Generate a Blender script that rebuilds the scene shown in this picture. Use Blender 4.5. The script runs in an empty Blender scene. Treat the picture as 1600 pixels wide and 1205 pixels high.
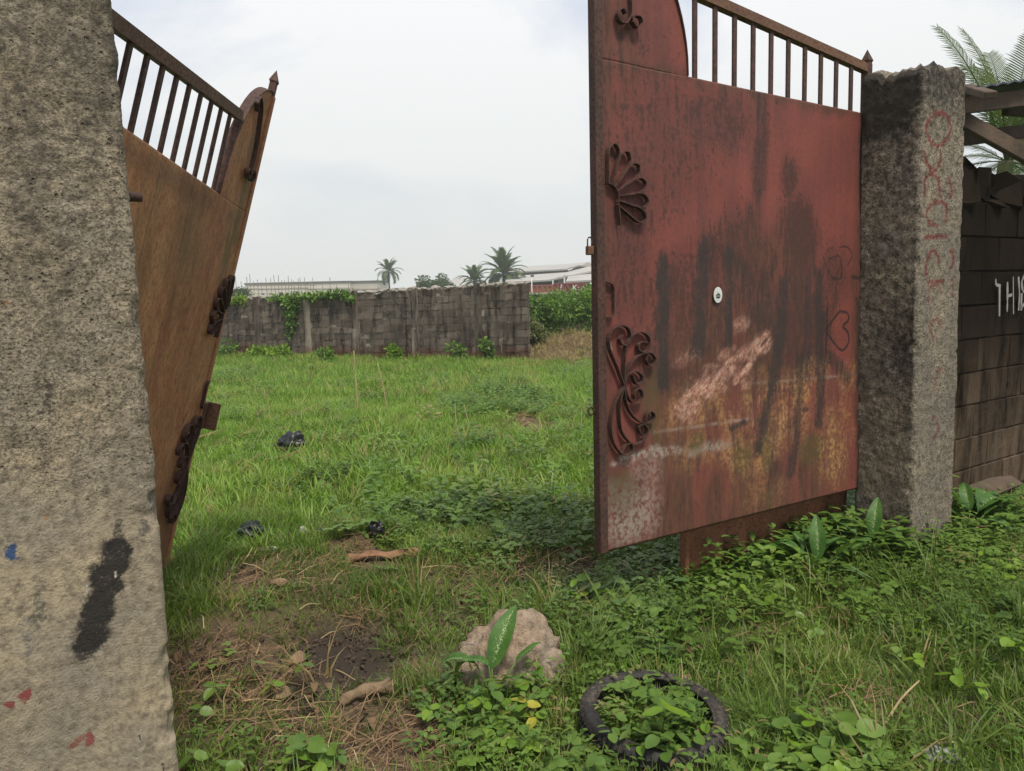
import bpy, bmesh, math, random
import numpy as np
from mathutils import Matrix, Vector
random.seed(7)
RNG = np.random.default_rng(7)
SC = bpy.context.scene
COL = SC.collection

# ------------------------------------------------------------------ camera
F = 1155.0; CX, CY = 800.0, 602.5
PITCH = math.radians(7.4); ROLL = math.radians(1.3); EYE = 1.6
_fw = np.array([0, math.cos(PITCH), -math.sin(PITCH)])
_r0 = np.array([1.0, 0, 0]); _d0 = np.cross(_fw, _r0)
RT = math.cos(ROLL) * _r0 + math.sin(ROLL) * _d0
DN = -math.sin(ROLL) * _r0 + math.cos(ROLL) * _d0
CAMP = np.array([0, 0, EYE])
cd = bpy.data.cameras.new('camera'); cam = bpy.data.objects.new('camera', cd); COL.objects.link(cam)
cd.sensor_width = 36; cd.lens = 36 * F / 1600; cd.clip_start = 0.05; cd.clip_end = 3000
cam.matrix_world = Matrix(((RT[0], -DN[0], -_fw[0], 0), (RT[1], -DN[1], -_fw[1], 0), (RT[2], -DN[2], -_fw[2], EYE), (0, 0, 0, 1)))
SC.camera = cam

# ------------------------------------------------------------------ sky, sun, exposure
SUN_EL, SUN_AZ = math.radians(62), math.radians(155)      # azimuth clockwise from +Y
W = bpy.data.worlds.new('World'); SC.world = W; W.use_nodes = True
nt = W.node_tree; nt.nodes.clear()
sky = nt.nodes.new('ShaderNodeTexSky'); sky.sky_type = 'NISHITA'; sky.sun_disc = False
sky.sun_elevation = SUN_EL; sky.sun_rotation = SUN_AZ; sky.dust_density = 4; sky.air_density = 1.2
tc = nt.nodes.new('ShaderNodeTexCoord')
mp = nt.nodes.new('ShaderNodeMapping'); mp.inputs['Scale'].default_value = (1, 1, 2.2)
nz = nt.nodes.new('ShaderNodeTexNoise'); nz.inputs['Scale'].default_value = 1.7; nz.inputs['Detail'].default_value = 7; nz.inputs['Roughness'].default_value = .55
nz.inputs['Distortion'].default_value = .3
cr = nt.nodes.new('ShaderNodeValToRGB')
cr.color_ramp.elements[0].position = .44; cr.color_ramp.elements[0].color = (4.3, 4.9, 6.1, 1)
cr.color_ramp.elements[1].position = .6; cr.color_ramp.elements[1].color = (7.5, 7.5, 7.45, 1)
sx = nt.nodes.new('ShaderNodeSeparateXYZ')
mr = nt.nodes.new('ShaderNodeMapRange'); mr.inputs['From Min'].default_value = .03; mr.inputs['From Max'].default_value = .33
m1 = nt.nodes.new('ShaderNodeMix'); m1.data_type = 'RGBA'; m1.inputs[6].default_value = (6.1, 6.22, 6.1, 1)
m2 = nt.nodes.new('ShaderNodeMix'); m2.data_type = 'RGBA'; m2.inputs[0].default_value = .9
bg = nt.nodes.new('ShaderNodeBackground'); bg.inputs[1].default_value = .1
wo = nt.nodes.new('ShaderNodeOutputWorld')
L = nt.links.new
L(tc.outputs['Generated'], mp.inputs[0]); L(mp.outputs[0], nz.inputs['Vector']); L(nz.outputs[0], cr.inputs[0])
L(tc.outputs['Generated'], sx.inputs[0]); L(sx.outputs[2], mr.inputs[0]); L(mr.outputs[0], m1.inputs[0]); L(cr.outputs[0], m1.inputs[7])
L(sky.outputs[0], m2.inputs[6]); L(m1.outputs[2], m2.inputs[7]); L(m2.outputs[2], bg.inputs[0]); L(bg.outputs[0], wo.inputs[0])
sd = bpy.data.lights.new('sun', 'SUN'); sun = bpy.data.objects.new('sun', sd); COL.objects.link(sun)
sd.energy = 2.7; sd.angle = math.radians(12); sd.color = (1, .94, .82)
_sv = Vector((math.sin(SUN_AZ) * math.cos(SUN_EL), math.cos(SUN_AZ) * math.cos(SUN_EL), math.sin(SUN_EL)))
sun.rotation_euler = _sv.to_track_quat('Z', 'Y').to_euler()
sun.location = (0, -5, 12)
SC.view_settings.view_transform = 'Standard'; SC.view_settings.look = 'None'
SC.view_settings.exposure = 0.45; SC.view_settings.gamma = 1.0; SC.view_settings.use_curve_mapping = False
SC.render.engine = 'CYCLES'
SC.cycles.use_denoising = True; SC.cycles.max_bounces = 6; SC.cycles.diffuse_bounces = 3; SC.cycles.transmission_bounces = 3
SC.cycles.volume_bounces = 1; SC.cycles.transparent_max_bounces = 6

# ------------------------------------------------------------------ geometry helpers
def ray(px, py):
    v = _fw * F + RT * (px - CX) + DN * (py - CY); return v / np.linalg.norm(v)
def at_depth(px, py, Y):
    v = ray(px, py); return CAMP + v * (Y / v[1])
def proj(P):
    q = np.asarray(P, float) - CAMP; z = q @ _fw
    return np.stack([CX + F * (q @ RT) / z, CY + F * (q @ DN) / z], -1)
_TAB = np.random.default_rng(3).random(65536).astype(np.float32) * 2 - 1
def vn(P, seed=0):
    P = np.asarray(P, float); i = np.floor(P).astype(np.int64); f = P - i; f = f * f * (3 - 2 * f); out = 0
    for a in (0, 1):
        for b in (0, 1):
            for c in (0, 1):
                h = ((i[..., 0] + a) * 73856093 ^ (i[..., 1] + b) * 19349663 ^ (i[..., 2] + c) * 83492791 ^ seed * 2654435) & 65535
                h = (h * 40503 + (h >> 7)) & 65535
                w = (f[..., 0] if a else 1 - f[..., 0]) * (f[..., 1] if b else 1 - f[..., 1]) * (f[..., 2] if c else 1 - f[..., 2])
                out = out + w * _TAB[h]
    return out
def fbm(P, oct=4, seed=0, gain=.5):
    P = np.asarray(P, float); s = 0; a = 1
    for o in range(oct):
        s = s + a * vn(P * 2 ** o + 17.3 * o, seed + o); a *= gain
    return s
def sstep(a, b, x):
    t = np.clip((np.asarray(x, float) - a) / (b - a), 0, 1); return t * t * (3 - 2 * t)
def xy3(x, y, s=1.0):
    x = np.asarray(x, float); y = np.asarray(y, float); return np.stack([x * s, y * s, np.zeros_like(x)], -1)
def gz(x, y):
    x = np.asarray(x, float); y = np.asarray(y, float)
    z = -.47 * sstep(5.5, 21, y) + .035 * fbm(xy3(x, y, .8), 3, 5) * sstep(0, 3, y)
    z = z - .05 * np.exp(-((x + .65) ** 2 / .35 + (y - 3.15) ** 2 / .3))
    z = z + .09 * np.exp(-((x + 1.02) ** 2 / .05 + (y - 4.68) ** 2 / .03))
    z = z + .55 * np.exp(-((x - 2.0) ** 2 / 2.2 + (y - 24.5) ** 2 / 4.0)) 
    return z
def gp(px, py):
    v = ray(px, py); z = 0.0
    for k in range(25):
        t = (z - EYE) / v[2]; p = CAMP + v * t; z = .5 * z + .5 * float(gz(p[0], p[1]))
    return p
def on_ground(x, y, dz=0): return (x, y, float(gz(x, y)) + dz)

def setp(o, label=None, cat=None, group=None, kind=None):
    if label: o['label'] = label
    if cat: o['category'] = cat
    if group: o['group'] = group
    if kind: o['kind'] = kind
    return o
def empty(name, loc=(0, 0, 0), rot=(0, 0, 0), label=None, cat=None, group=None):
    o = bpy.data.objects.new(name, None); COL.objects.link(o); o.location = loc; o.rotation_euler = rot
    o.empty_display_size = .1
    return setp(o, label, cat, group)
def link(name, me, mat=None, parent=None, loc=(0, 0, 0), rot=(0, 0, 0), scl=(1, 1, 1)):
    if mat is not None and not me.materials: me.materials.append(mat)
    o = bpy.data.objects.new(name, me); COL.objects.link(o); o.parent = parent
    o.location = loc; o.rotation_euler = rot; o.scale = scl
    return o
def mesh(name, v, f, smooth=False):
    me = bpy.data.meshes.new(name); me.from_pydata([tuple(map(float, p)) for p in v], [], [tuple(map(int, q)) for q in f]); me.update()
    if smooth: me.polygons.foreach_set('use_smooth', [True] * len(me.polygons))
    return me
def from_bm(name, bm, smooth=False, fix=True):
    if fix: bmesh.ops.recalc_face_normals(bm, faces=bm.faces)
    me = bpy.data.meshes.new(name); bm.to_mesh(me); bm.free()
    if smooth: me.polygons.foreach_set('use_smooth', [True] * len(me.polygons))
    return me
def attr(me, name, vals):
    a = me.attributes.new(name, 'FLOAT', 'POINT'); a.data.foreach_set('value', np.asarray(vals, np.float32).ravel())
def bbox(bm, c, s, R=None, bev=0):
    vs = []
    for x in (-.5, .5):
        for y in (-.5, .5):
            for z in (-.5, .5):
                p = Vector((x * s[0], y * s[1], z * s[2]))
                if R is not None: p = R @ p
                vs.append(bm.verts.new(p + Vector(c)))
    fs = []
    for q in ((0, 1, 3, 2), (4, 6, 7, 5), (0, 4, 5, 1), (2, 3, 7, 6), (0, 2, 6, 4), (1, 5, 7, 3)):
        fs.append(bm.faces.new([vs[i] for i in q]))
    if bev:
        es = list({e for f in fs for e in f.edges})
        bmesh.ops.bevel(bm, geom=es, offset=bev, segments=1, affect='EDGES')
def box_me(name, s, bev=0, c=(0, 0, 0)):
    bm = bmesh.new(); bbox(bm, c, s, None, bev); return from_bm(name, bm)
def bar_between(bm, a, b, w, h, up=(0, 0, 1)):
    a = Vector(a); b = Vector(b); d = (b - a); l = d.length; d.normalize(); u = Vector(up)
    s = d.cross(u).normalized(); u = s.cross(d)
    bbox(bm, (a + b) / 2, (l, w, h), Matrix((d, s, u)).transposed())
def tube(bm, pts, rad, n=7, cap=True):
    pts = [Vector(p) for p in pts]; rings = []
    for i, p in enumerate(pts):
        d = (pts[min(i + 1, len(pts) - 1)] - pts[max(i - 1, 0)]).normalized()
        s = d.cross(Vector((0.13, .21, 1)) if abs(d.z) < .9 else Vector((1, .1, 0))).normalized(); u = s.cross(d)
        r = rad[i] if hasattr(rad, '__len__') else rad
        rings.append([bm.verts.new(p + r * (math.cos(t) * s + math.sin(t) * u)) for t in [2 * math.pi * k / n for k in range(n)]])
    for A, B in zip(rings, rings[1:]):
        for k in range(n): bm.faces.new((A[k], A[(k + 1) % n], B[(k + 1) % n], B[k]))
    if cap: bm.faces.new(rings[0][::-1]); bm.faces.new(rings[-1])
def grid_me(name, P, smooth=True):
    n, m = P.shape[:2]; idx = np.arange(n * m).reshape(n, m)
    f = np.stack([idx[:-1, :-1], idx[1:, :-1], idx[1:, 1:], idx[:-1, 1:]], -1).reshape(-1, 4)
    me = bpy.data.meshes.new(name); me.from_pydata(P.reshape(-1, 3).tolist(), [], f.tolist()); me.update()
    if smooth: me.polygons.foreach_set('use_smooth', [True] * len(me.polygons))
    return me
def catmull(pts, n=8):
    P = [np.asarray(p, float) for p in pts]; P = [2 * P[0] - P[1]] + P + [2 * P[-1] - P[-2]]; out = []
    for i in range(1, len(P) - 2):
        for k in range(n):
            t = k / n
            out.append(.5 * (2 * P[i] + (P[i + 1] - P[i - 1]) * t + (2 * P[i - 1] - 5 * P[i] + 4 * P[i + 1] - P[i + 2]) * t * t + (3 * P[i] - P[i - 1] - 3 * P[i + 1] + P[i + 2]) * t ** 3))
    out.append(P[-2]); return np.array(out)
def seg_dist(Q, pts):
    Q = np.asarray(Q, float); d = np.full(Q.shape[:-1], 1e9)
    pts = np.asarray(pts, float)
    if len(pts) == 1: return np.linalg.norm(Q - pts[0], axis=-1)
    for a, b in zip(pts[:-1], pts[1:]):
        ab = b - a; t = np.clip(((Q - a) @ ab) / max(ab @ ab, 1e-12), 0, 1)
        d = np.minimum(d, np.linalg.norm(Q - a - t[..., None] * ab, axis=-1))
    return d

# ------------------------------------------------------------------ material helpers
class M:
    def __init__(s, name):
        s.m = bpy.data.materials.new(name); s.m.use_nodes = True; s.t = s.m.node_tree; s.t.nodes.clear()
        s.out = s.t.nodes.new('ShaderNodeOutputMaterial')
    def n(s, ty, ins=None, **pr):
        nd = s.t.nodes.new('ShaderNode' + ty)
        for k, v in pr.items(): setattr(nd, k, v)
        for k, v in (ins or {}).items():
            if isinstance(v, bpy.types.NodeSocket): s.t.links.new(v, nd.inputs[k])
            elif v is not None:
                if isinstance(v, tuple) and len(v) == 3 and nd.inputs[k].type == 'RGBA': v = v + (1,)
                nd.inputs[k].default_value = v
        return nd
    def pos(s): return s.n('NewGeometry').outputs['Position']
    def obj(s): return s.n('TexCoord').outputs['Object']
    def map(s, v, scale): return s.n('Mapping', {'Vector': v, 'Scale': scale}).outputs[0]
    def noise(s, sc, det=4, v=None, ro=.55, dist=0):
        return s.n('TexNoise', {'Scale': sc, 'Detail': det, 'Roughness': ro, 'Distortion': dist, 'Vector': v}).outputs[0]
    def vor(s, sc, v=None, out='Distance', **k): return s.n('TexVoronoi', {'Scale': sc, 'Vector': v}, **k).outputs[out]
    def ramp(s, fac, stops):
        nd = s.n('ValToRGB', {0: fac}); e = nd.color_ramp.elements
        while len(e) < len(stops): e.new(.5)
        for i, (p, c) in enumerate(stops):
            e[i].position = p; e[i].color = (c, c, c, 1) if not isinstance(c, tuple) else c + (1,)
        return nd.outputs[0]
    def mix(s, fac, a, b, bt='MIX'):
        return s.n('Mix', {0: fac, 6: a, 7: b}, data_type='RGBA', blend_type=bt).outputs[2]
    def math(s, op, a, b=None, clamp=False): return s.n('Math', {0: a, 1: b}, operation=op, use_clamp=clamp).outputs[0]
    def rng(s, v, a, b, c=0., d=1.): return s.n('MapRange', {0: v, 1: a, 2: b, 3: c, 4: d}).outputs[0]
    def at(s, name): return s.n('Attribute', attribute_name=name).outputs['Fac']
    def rand(s): return s.n('ObjectInfo').outputs['Random']
    def bump(s, h, st, dist=.01, nrm=None): return s.n('Bump', {'Height': h, 'Strength': st, 'Distance': dist, 'Normal': nrm}).outputs[0]
    def bsdf(s, col, rough=.8, nrm=None, spec=.3, metal=0., **k):
        b = s.n('BsdfPrincipled', {'Base Color': col, 'Roughness': rough, 'Normal': nrm, 'Specular IOR Level': spec, 'Metallic': metal, **k}).outputs[0]
        return b
    def done(s, sh): s.t.links.new(sh, s.out.inputs[0]); return s.m

def leaf_mat(name, cols, trans=.3, rough=.5, dead=None, var=.5):
    m = M(name); r = m.rand(); nz = m.noise(1.1, 3, m.pos())
    f = m.math('ADD', m.math('MULTIPLY', r, var), m.math('MULTIPLY', m.rng(nz, .3, .7), 1 - var))
    n = len(cols); c = m.ramp(f, [(.15 + .7 * i / max(1, n - 1), cols[i]) for i in range(n)])
    fine = m.noise(30, 2, m.pos()); c = m.mix(m.rng(fine, .3, .75, 0, .35), c, (.16, .2, .03))
    if dead: c = m.mix(m.rng(m.n('Math', {0: m.math('MULTIPLY', r, 57.31)}, operation='FRACT').outputs[0], 1 - dead, 1 - dead + .02), c, (.27, .2, .09))
    a = m.bsdf(c, rough, spec=.35); t = m.n('BsdfTranslucent', {0: m.mix(.5, c, (.24, .4, .04))}).outputs[0]
    return m.done(m.n('MixShader', {0: trans, 1: a, 2: t}).outputs[0])

G_FIELD = leaf_mat('grass_field', [(.1, .2, .02), (.14, .285, .028), (.21, .35, .042), (.33, .37, .09)], .3, dead=.1)
G_NEAR = leaf_mat('grass_near', [(.065, .11, .02), (.095, .16, .025), (.14, .2, .04)], .3, dead=.1)
L_DARK = leaf_mat('leaf_creeper', [(.05, .11, .022), (.085, .165, .026), (.135, .22, .04)], .22, .45, dead=.03)
L_LIGHT = leaf_mat('leaf_light', [(.09, .18, .02), (.14, .26, .022), (.21, .33, .035)], .3, .42)
L_BUSH = leaf_mat('leaf_bush', [(.045, .1, .02), (.09, .19, .025), (.17, .29, .04)], .25, .5, var=.2)
L_FAR = leaf_mat('leaf_far', [(.018, .04, .018), (.03, .062, .024), (.045, .085, .03)], .15, .55, var=.3)
L_COCO = leaf_mat('leaf_coconut', [(.016, .034, .011), (.03, .055, .015), (.055, .08, .022)], .3, .45)
def plain(name, col, rough=.8, var=.3, sc=8, bump=0., spec=.3, metal=0., col2=None, bsc=None):
    m = M(name); p = m.obj(); nz = m.noise(sc, 5, p); c2 = col2 or tuple(x * (1 - var) for x in col)
    c = m.mix(m.rng(nz, .3, .7), col, c2); r = m.rand(); c = m.mix(m.math('MULTIPLY', r, .35), c, tuple(x * .65 for x in col))
    nr = m.bump(m.noise(bsc or sc * 6, 4, p), bump, .01) if bump else None
    return m.done(m.bsdf(c, rough, nr, spec, metal))
STRAW = plain('dry_straw', (.27, .175, .09), .8, .5, 5, col2=(.14, .085, .045))
STRAWP = plain('pale_straw', (.45, .34, .18), .8, .4, 5)
WOOD = plain('weathered_wood', (.125, .088, .062), .88, .55, 6, .6)

def soil_mat():
    m = M('soil'); p = m.pos(); d = m.at('dirt'); s = m.at('straw'); wet = m.at('dark')
    n1 = m.noise(9, 6, p); n2 = m.noise(60, 4, p); n3 = m.noise(1.3, 4, p)
    soil = m.mix(m.rng(n1, .3, .7), (.075, .053, .036), (.135, .096, .064)); soil = m.mix(m.rng(n2, .45, .7), soil, (.045, .031, .022))
    soil = m.mix(wet, soil, m.mix(n1, (.03, .022, .017), (.06, .045, .034)))
    st = m.mix(m.rng(m.noise(55, 5, m.map(p, (1, .25, 1))), .35, .65), (.085, .056, .036), (.18, .12, .07))
    c = m.mix(m.math('MULTIPLY', s, m.rng(n2, .25, .6)), soil, st)
    gr = m.mix(m.rng(n3, .35, .65), m.mix(n2, (.03, .06, .014), (.06, .1, .02)), (.075, .12, .025))
    c = m.mix(m.math('MULTIPLY', m.math('SUBTRACT', 1., d, True), m.rng(n1, .2, .5)), c, gr)
    nr = m.bump(n2, .8, .02, m.bump(n1, .7, .05))
    return m.done(m.bsdf(c, .92, nr, .2))

def concrete_mat(name, base, dark, pebb, scale=1.0, mold=None, z0=None, cov=.5, tex=1.0):
    m = M(name); p = m.obj()
    n1 = m.noise(3.2, 5, p); n2 = m.noise(28 / scale, 6, p, .65); n3 = m.noise(110 / scale, 5, p, .7)
    v = m.vor(75 / scale, m.n('Mix', {0: .12, 6: p, 7: m.n('TexNoise', {'Scale': 60., 'Vector': p}).outputs[1]}, data_type='RGBA').outputs[2])
    vc = m.n('TexVoronoi', {'Scale': 75 / scale, 'Vector': p}).outputs['Color']
    sep = m.n('SeparateColor', {0: vc}).outputs[0]
    sm = m.at('smooth')
    c = m.mix(m.rng(n1, .34, .66), (base[0] * 1.12, base[1] * 1.08, base[2] * .98), tuple(x * .7 for x in (base[0] * .95, base[1], base[2] * 1.08)))
    pit = m.math('MULTIPLY', m.rng(m.vor(38 / scale, p, 'Distance'), .22, .1), m.rng(m.noise(7, 3, p), .45, .6))
    c = m.mix(m.rng(n2, .44, .66), c, dark)
    rgh = m.math('SUBTRACT', 1., m.math('MULTIPLY', sm, .8), True)
    c = m.mix(m.math('MULTIPLY', m.rng(n3, .5, .62), m.math('MULTIPLY', rgh, .85)), c, tuple(x * .3 for x in dark))
    c = m.mix(m.math('MULTIPLY', m.rng(n3, .46, .34), m.math('MULTIPLY', rgh, .5)), c, pebb)
    c = m.mix(m.math('MULTIPLY', m.rng(m.noise(4.5, 5, m.map(p, (1, 1, .16)), .6), .46, .66), .55), c, m.mix(.6, c, dark))
    pf = m.math('MULTIPLY', m.rng(v, .42, .28), m.rng(sep, 1 - cov, 1 - cov + .04))
    pf = m.math('MULTIPLY', pf, m.math('SUBTRACT', 1., m.math('MULTIPLY', sm, .85), True))
    c = m.mix(m.math('MULTIPLY', pf, .75), c, m.mix(sep, pebb, tuple(x * .6 for x in pebb)))
    if mold:
        zf = m.math('ADD', m.at('mold'), m.math('MULTIPLY', m.math('SUBTRACT', n2, .5), 1.1))
        c = m.mix(m.math('MULTIPLY', m.rng(zf, .35, .8), .88), c, m.mix(n3, mold, tuple(x * 2.2 for x in mold)))
    fl = m.math('ADD', m.at('paint'), m.math('MULTIPLY', m.math('SUBTRACT', m.math('ADD', m.math('MULTIPLY', n3, .6), m.math('MULTIPLY', n2, .4)), .5), 2.6))
    pc = m.n('Attribute', attribute_name='pcol').outputs['Color']
    c = m.mix(m.math('MULTIPLY', m.rng(fl, .3, .75), m.math('MINIMUM', m.math('MULTIPLY', m.at('paint'), 1.2), .95)), c, pc)
    h = m.math('ADD', m.math('MULTIPLY', n2, .6), m.math('MULTIPLY', pf, .8))
    c = m.mix(m.math('MULTIPLY', pit, m.math('MULTIPLY', rgh, .7)), c, tuple(x * .35 for x in dark))
    h = m.math('SUBTRACT', m.math('ADD', h, m.math('MULTIPLY', n3, .45)), m.math('MULTIPLY', m.math('MULTIPLY', pit, rgh), .9))
    h = m.math('MULTIPLY', h, m.rng(sm, 0., 1., 1.5, .8))
    nr = m.bump(h, 1.0, .014 * scale * tex)
    return m.done(m.bsdf(c, .93, nr, .2))

def rust_mat(name, rust, rust2):
    m = M(name); p = m.obj(); n1 = m.noise(5, 5, p); n2 = m.noise(60, 5, p, .65)
    c = m.mix(m.rng(n1, .3, .7), rust, rust2); c = m.mix(m.rng(n2, .45, .7), c, tuple(x * .5 for x in rust2))
    return m.done(m.bsdf(c, m.rng(n2, .3, .7, .6, .9), m.bump(n2, .5, .004), .35, .0))
RUST = rust_mat('rusted_steel', (.095, .043, .03), (.055, .03, .024))
RUSTL = rust_mat('rusted_steel_light', (.17, .085, .045), (.11, .055, .035))
RUSTO = rust_mat('orange_rust', (.27, .1, .05), (.17, .075, .042))

def gate_red():
    m = M('red_oxide_paint'); p = m.obj(); st = m.map(p, (1, 1, .12))
    n1 = m.noise(2.2, 4, p); nv = m.noise(9, 5, st, .6); n2 = m.noise(45, 6, p, .7); n3 = m.noise(140, 3, p); ns = m.noise(40, 5, m.map(p, (1, 1, .22)), .7)
    c = m.mix(m.rng(nv, .35, .68), (.2, .052, .04), (.11, .038, .034)); c = m.mix(m.math('MULTIPLY', m.rng(n1, .42, .68), .75), c, (.235, .06, .042))
    # bloom of dull brown over the paint
    c = m.mix(m.math('MULTIPLY', m.rng(n2, .4, .7), .45), c, (.095, .045, .035))
    c = m.mix(m.math('MULTIPLY', m.at('rust'), .72), c, (.06, .025, .023))
    # flakes of bare rust: fine everywhere, more where the mask is high
    rf = m.math('ADD', m.math('MULTIPLY', m.at('rust'), .15), m.math('ADD', m.math('MULTIPLY', ns, .55), m.math('ADD', m.math('MULTIPLY', n2, .35), m.math('MULTIPLY', n3, .15))))
    c = m.mix(m.math('MULTIPLY', m.rng(rf, .6, .645), .85), c, m.mix(n3, (.045, .02, .017), (.08, .036, .026)))
    oc = m.math('MULTIPLY', m.at('ochre'), m.rng(m.noise(10, 6, m.map(p, (1, 1, .3)), .7), .4, .62)); 
    gr = m.math('MULTIPLY', m.at('grey'), m.rng(n2, .38, .56)); c = m.mix(m.math('MULTIPLY', gr, .8), c, (.36, .33, .28))
    br = m.math('MULTIPLY', m.math('MULTIPLY', m.at('brown'), m.math('SUBTRACT', 1., m.math('MULTIPLY', gr, .8), True)), m.rng(nv, .2, .55)); c = m.mix(m.math('MULTIPLY', br, .88), c, m.mix(m.rng(ns, .35, .65), (.115, .052, .03), (.045, .024, .017)))
    c = m.mix(m.math('MULTIPLY', oc, .84), c, m.mix(m.rng(n2, .42, .58), (.43, .24, .095), (.17, .075, .036)))
    c = m.mix(m.math('MULTIPLY', m.math('MULTIPLY', m.at('ochre'), m.rng(m.noise(70, 3, m.map(p, (1, 1, .12))), .6, .7)), .35), c, (.45, .36, .24))
    mo = m.math('MULTIPLY', m.at('moss'), m.rng(n2, .3, .6)); c = m.mix(mo, c, (.07, .065, .02))
    sc = m.math('MULTIPLY', m.at('scrape'), m.rng(m.noise(38, 5, m.n('Mapping', {'Vector': m.n('Mapping', {'Vector': p, 'Rotation': (0, .72, 0)}).outputs[0], 'Scale': (.3, 1, 1)}).outputs[0], .75), .36, .56)); c = m.mix(m.math('MULTIPLY', sc, .85), c, m.mix(m.rng(n2, .4, .6), (.62, .4, .3), (.38, .15, .105)))
    bk = m.math('ADD', m.at('black'), m.math('MULTIPLY', m.math('SUBTRACT', m.math('ADD', m.math('MULTIPLY', ns, .6), m.math('MULTIPLY', n3, .4)), .5), 2.2)); c = m.mix(m.math('MULTIPLY', m.rng(bk, .25, .85), .92), c, m.mix(n3, (.018, .014, .014), (.05, .036, .032)))
    gf = m.math('ADD', m.at('graffiti'), m.math('MULTIPLY', m.math('SUBTRACT', n3, .5), .7)); c = m.mix(m.math('MULTIPLY', m.rng(gf, .4, .55), m.math('MINIMUM', m.at('graffiti'), .85)), c, (.02, .016, .016))
    nr = m.bump(rf, .5, .003, m.bump(m.noise(1.6, 2, p), .25, .03))
    return m.done(m.bsdf(c, m.rng(n2, .3, .7, .55, .8), nr, .32))
def gate_brown():
    m = M('brown_rust_sheet'); p = m.obj(); st = m.map(p, (1, 1, .4))
    nv = m.noise(7, 6, st, .62); nv2 = m.noise(3, 4, m.map(p, (1, 1, .25))); n2 = m.noise(60, 5, p, .7); ns = m.noise(45, 5, m.map(p, (1, 1, .5)), .7)
    c = m.mix(m.rng(nv, .32, .68), (.58, .28, .125), (.42, .2, .095)); c = m.mix(m.math('MULTIPLY', m.rng(nv2, .4, .65), .7), c, (.32, .115, .06))
    c = m.mix(m.math('MULTIPLY', m.rng(ns, .5, .64), .55), c, (.12, .062, .035)); c = m.mix(m.math('MULTIPLY', m.rng(ns, .44, .34), .5), c, (.42, .26, .14))
    c = m.mix(m.math('MULTIPLY', m.rng(n2, .5, .64), .5), c, (.12, .055, .03))
    n4 = m.noise(7, 6, m.map(p, (1, 1, .5)), .7); c = m.mix(m.math('MULTIPLY', m.rng(n4, .5, .62), .55), c, (.26, .085, .045)); c = m.mix(m.math('MULTIPLY', m.rng(n4, .45, .36), .5), c, (.3, .19, .09))
    c = m.mix(m.math('MULTIPLY', m.at('moss'), m.rng(nv, .35, .6)), c, (.13, .11, .045))
    c = m.mix(m.math('MULTIPLY', m.at('brown'), .6), c, (.105, .05, .034))
    c = m.mix(m.at('black'), c, (.03, .02, .015))
    nr = m.bump(ns, .4, .003, m.bump(n2, .3, .002))
    return m.done(m.bsdf(c, .75, nr, .25))

# ------------------------------------------------------------------ zones (as seen, but looked up per ground point)
DIRT = [(520, 1040, 120, 75, 1), (600, 1150, 130, 75, 1), (395, 1020, 100, 75, .95), (430, 912, 125, 30, 1), (545, 848, 65, 24, 1), (860, 884, 95, 30, .95), (690, 965, 90, 55, .6),
        (1190, 1000, 100, 30, .6), (1330, 1120, 100, 35, .75), (840, 664, 45, 11, 1), (330, 1090, 110, 120, .9), (470, 1120, 170, 90, .85), (620, 1010, 90, 80, .7), (480, 890, 170, 40, .8), (480, 1010, 190, 110, .8), (540, 1150, 150, 90, .8), (720, 920, 120, 40, .55), (1500, 1120, 110, 40, .5), (420, 600, 30, 8, .5), (700, 600, 35, 9, .55), (880, 545, 90, 30, 1), (600, 868, 60, 10, 1), (445, 655, 45, 10, .5)]
DARKZ = [(540, 1030, 95, 60, 1), (480, 1080, 60, 40, .8), (860, 890, 90, 25, .5)]
def zone(pxy, Z):
    s = np.zeros(pxy.shape[:-1])
    for cx, cy, rx, ry, k in Z:
        d = np.hypot((pxy[..., 0] - cx) / rx, (pxy[..., 1] - cy) / ry); s = np.maximum(s, k * sstep(1.25, .55, d))
    return s
def dirt_at(x, y):
    x = np.asarray(x, float); y = np.asarray(y, float); P = np.stack([x, y, gz(x, y)], -1); ok = y > 1.0
    px = proj(np.where(ok[..., None], P, np.array([0, 9, 0.])))
    n = .35 * fbm(xy3(x, y, 2.4), 3, 11)
    d = np.where(ok, zone(px + 40 * n[..., None], DIRT), .2)
    return np.clip(d, 0, 1), np.where(ok, zone(px, DARKZ), 0), px

# ------------------------------------------------------------------ ground
def build_ground():
    ys = np.concatenate([np.arange(-8, 1, 1.0), np.arange(1, 7.5, .045), np.arange(7.5, 28, .25), [30, 34, 40, 60, 100, 200, 400, 900, 1800]])
    xs = np.concatenate([[-1500, -600, -250, -100, -50, -25, -18], np.arange(-14, -3.5, .5), np.arange(-3.5, 4.6, .05), np.arange(4.6, 14, .5), [18, 25, 50, 100, 250, 600, 1500]])
    Y, X = np.meshgrid(ys, xs, indexing='ij'); Z = gz(X, Y)
    near = (np.abs(X) < 5) & (Y < 7.5) & (Y > 1)
    Z = Z + np.where(near, .012 * fbm(xy3(X, Y, 6), 3, 21), 0)
    me = grid_me('ground', np.stack([X, Y, Z], -1)[::-1])
    d, w, _ = dirt_at(X, Y); d = np.where(Y > 30, 0, d); w = np.where(Y > 30, 0, w)
    attr(me, 'dirt', d[::-1]); attr(me, 'dark', w[::-1]); attr(me, 'straw', np.clip(d - w, 0, 1)[::-1])
    setp(link('ground', me, soil_mat()), kind='structure')
build_ground()

# ------------------------------------------------------------------ frame of the gate line
UG = np.array([.8412, .5404, 0]); UG /= np.linalg.norm(UG)       # along the fence line, away to the right
NR = np.array([UG[1], -UG[0], 0])                                # towards the road
def plane_hit(px, py, O, n):
    v = ray(px, py); t = ((O - CAMP) @ n) / (v @ n); return CAMP + v * t

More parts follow.
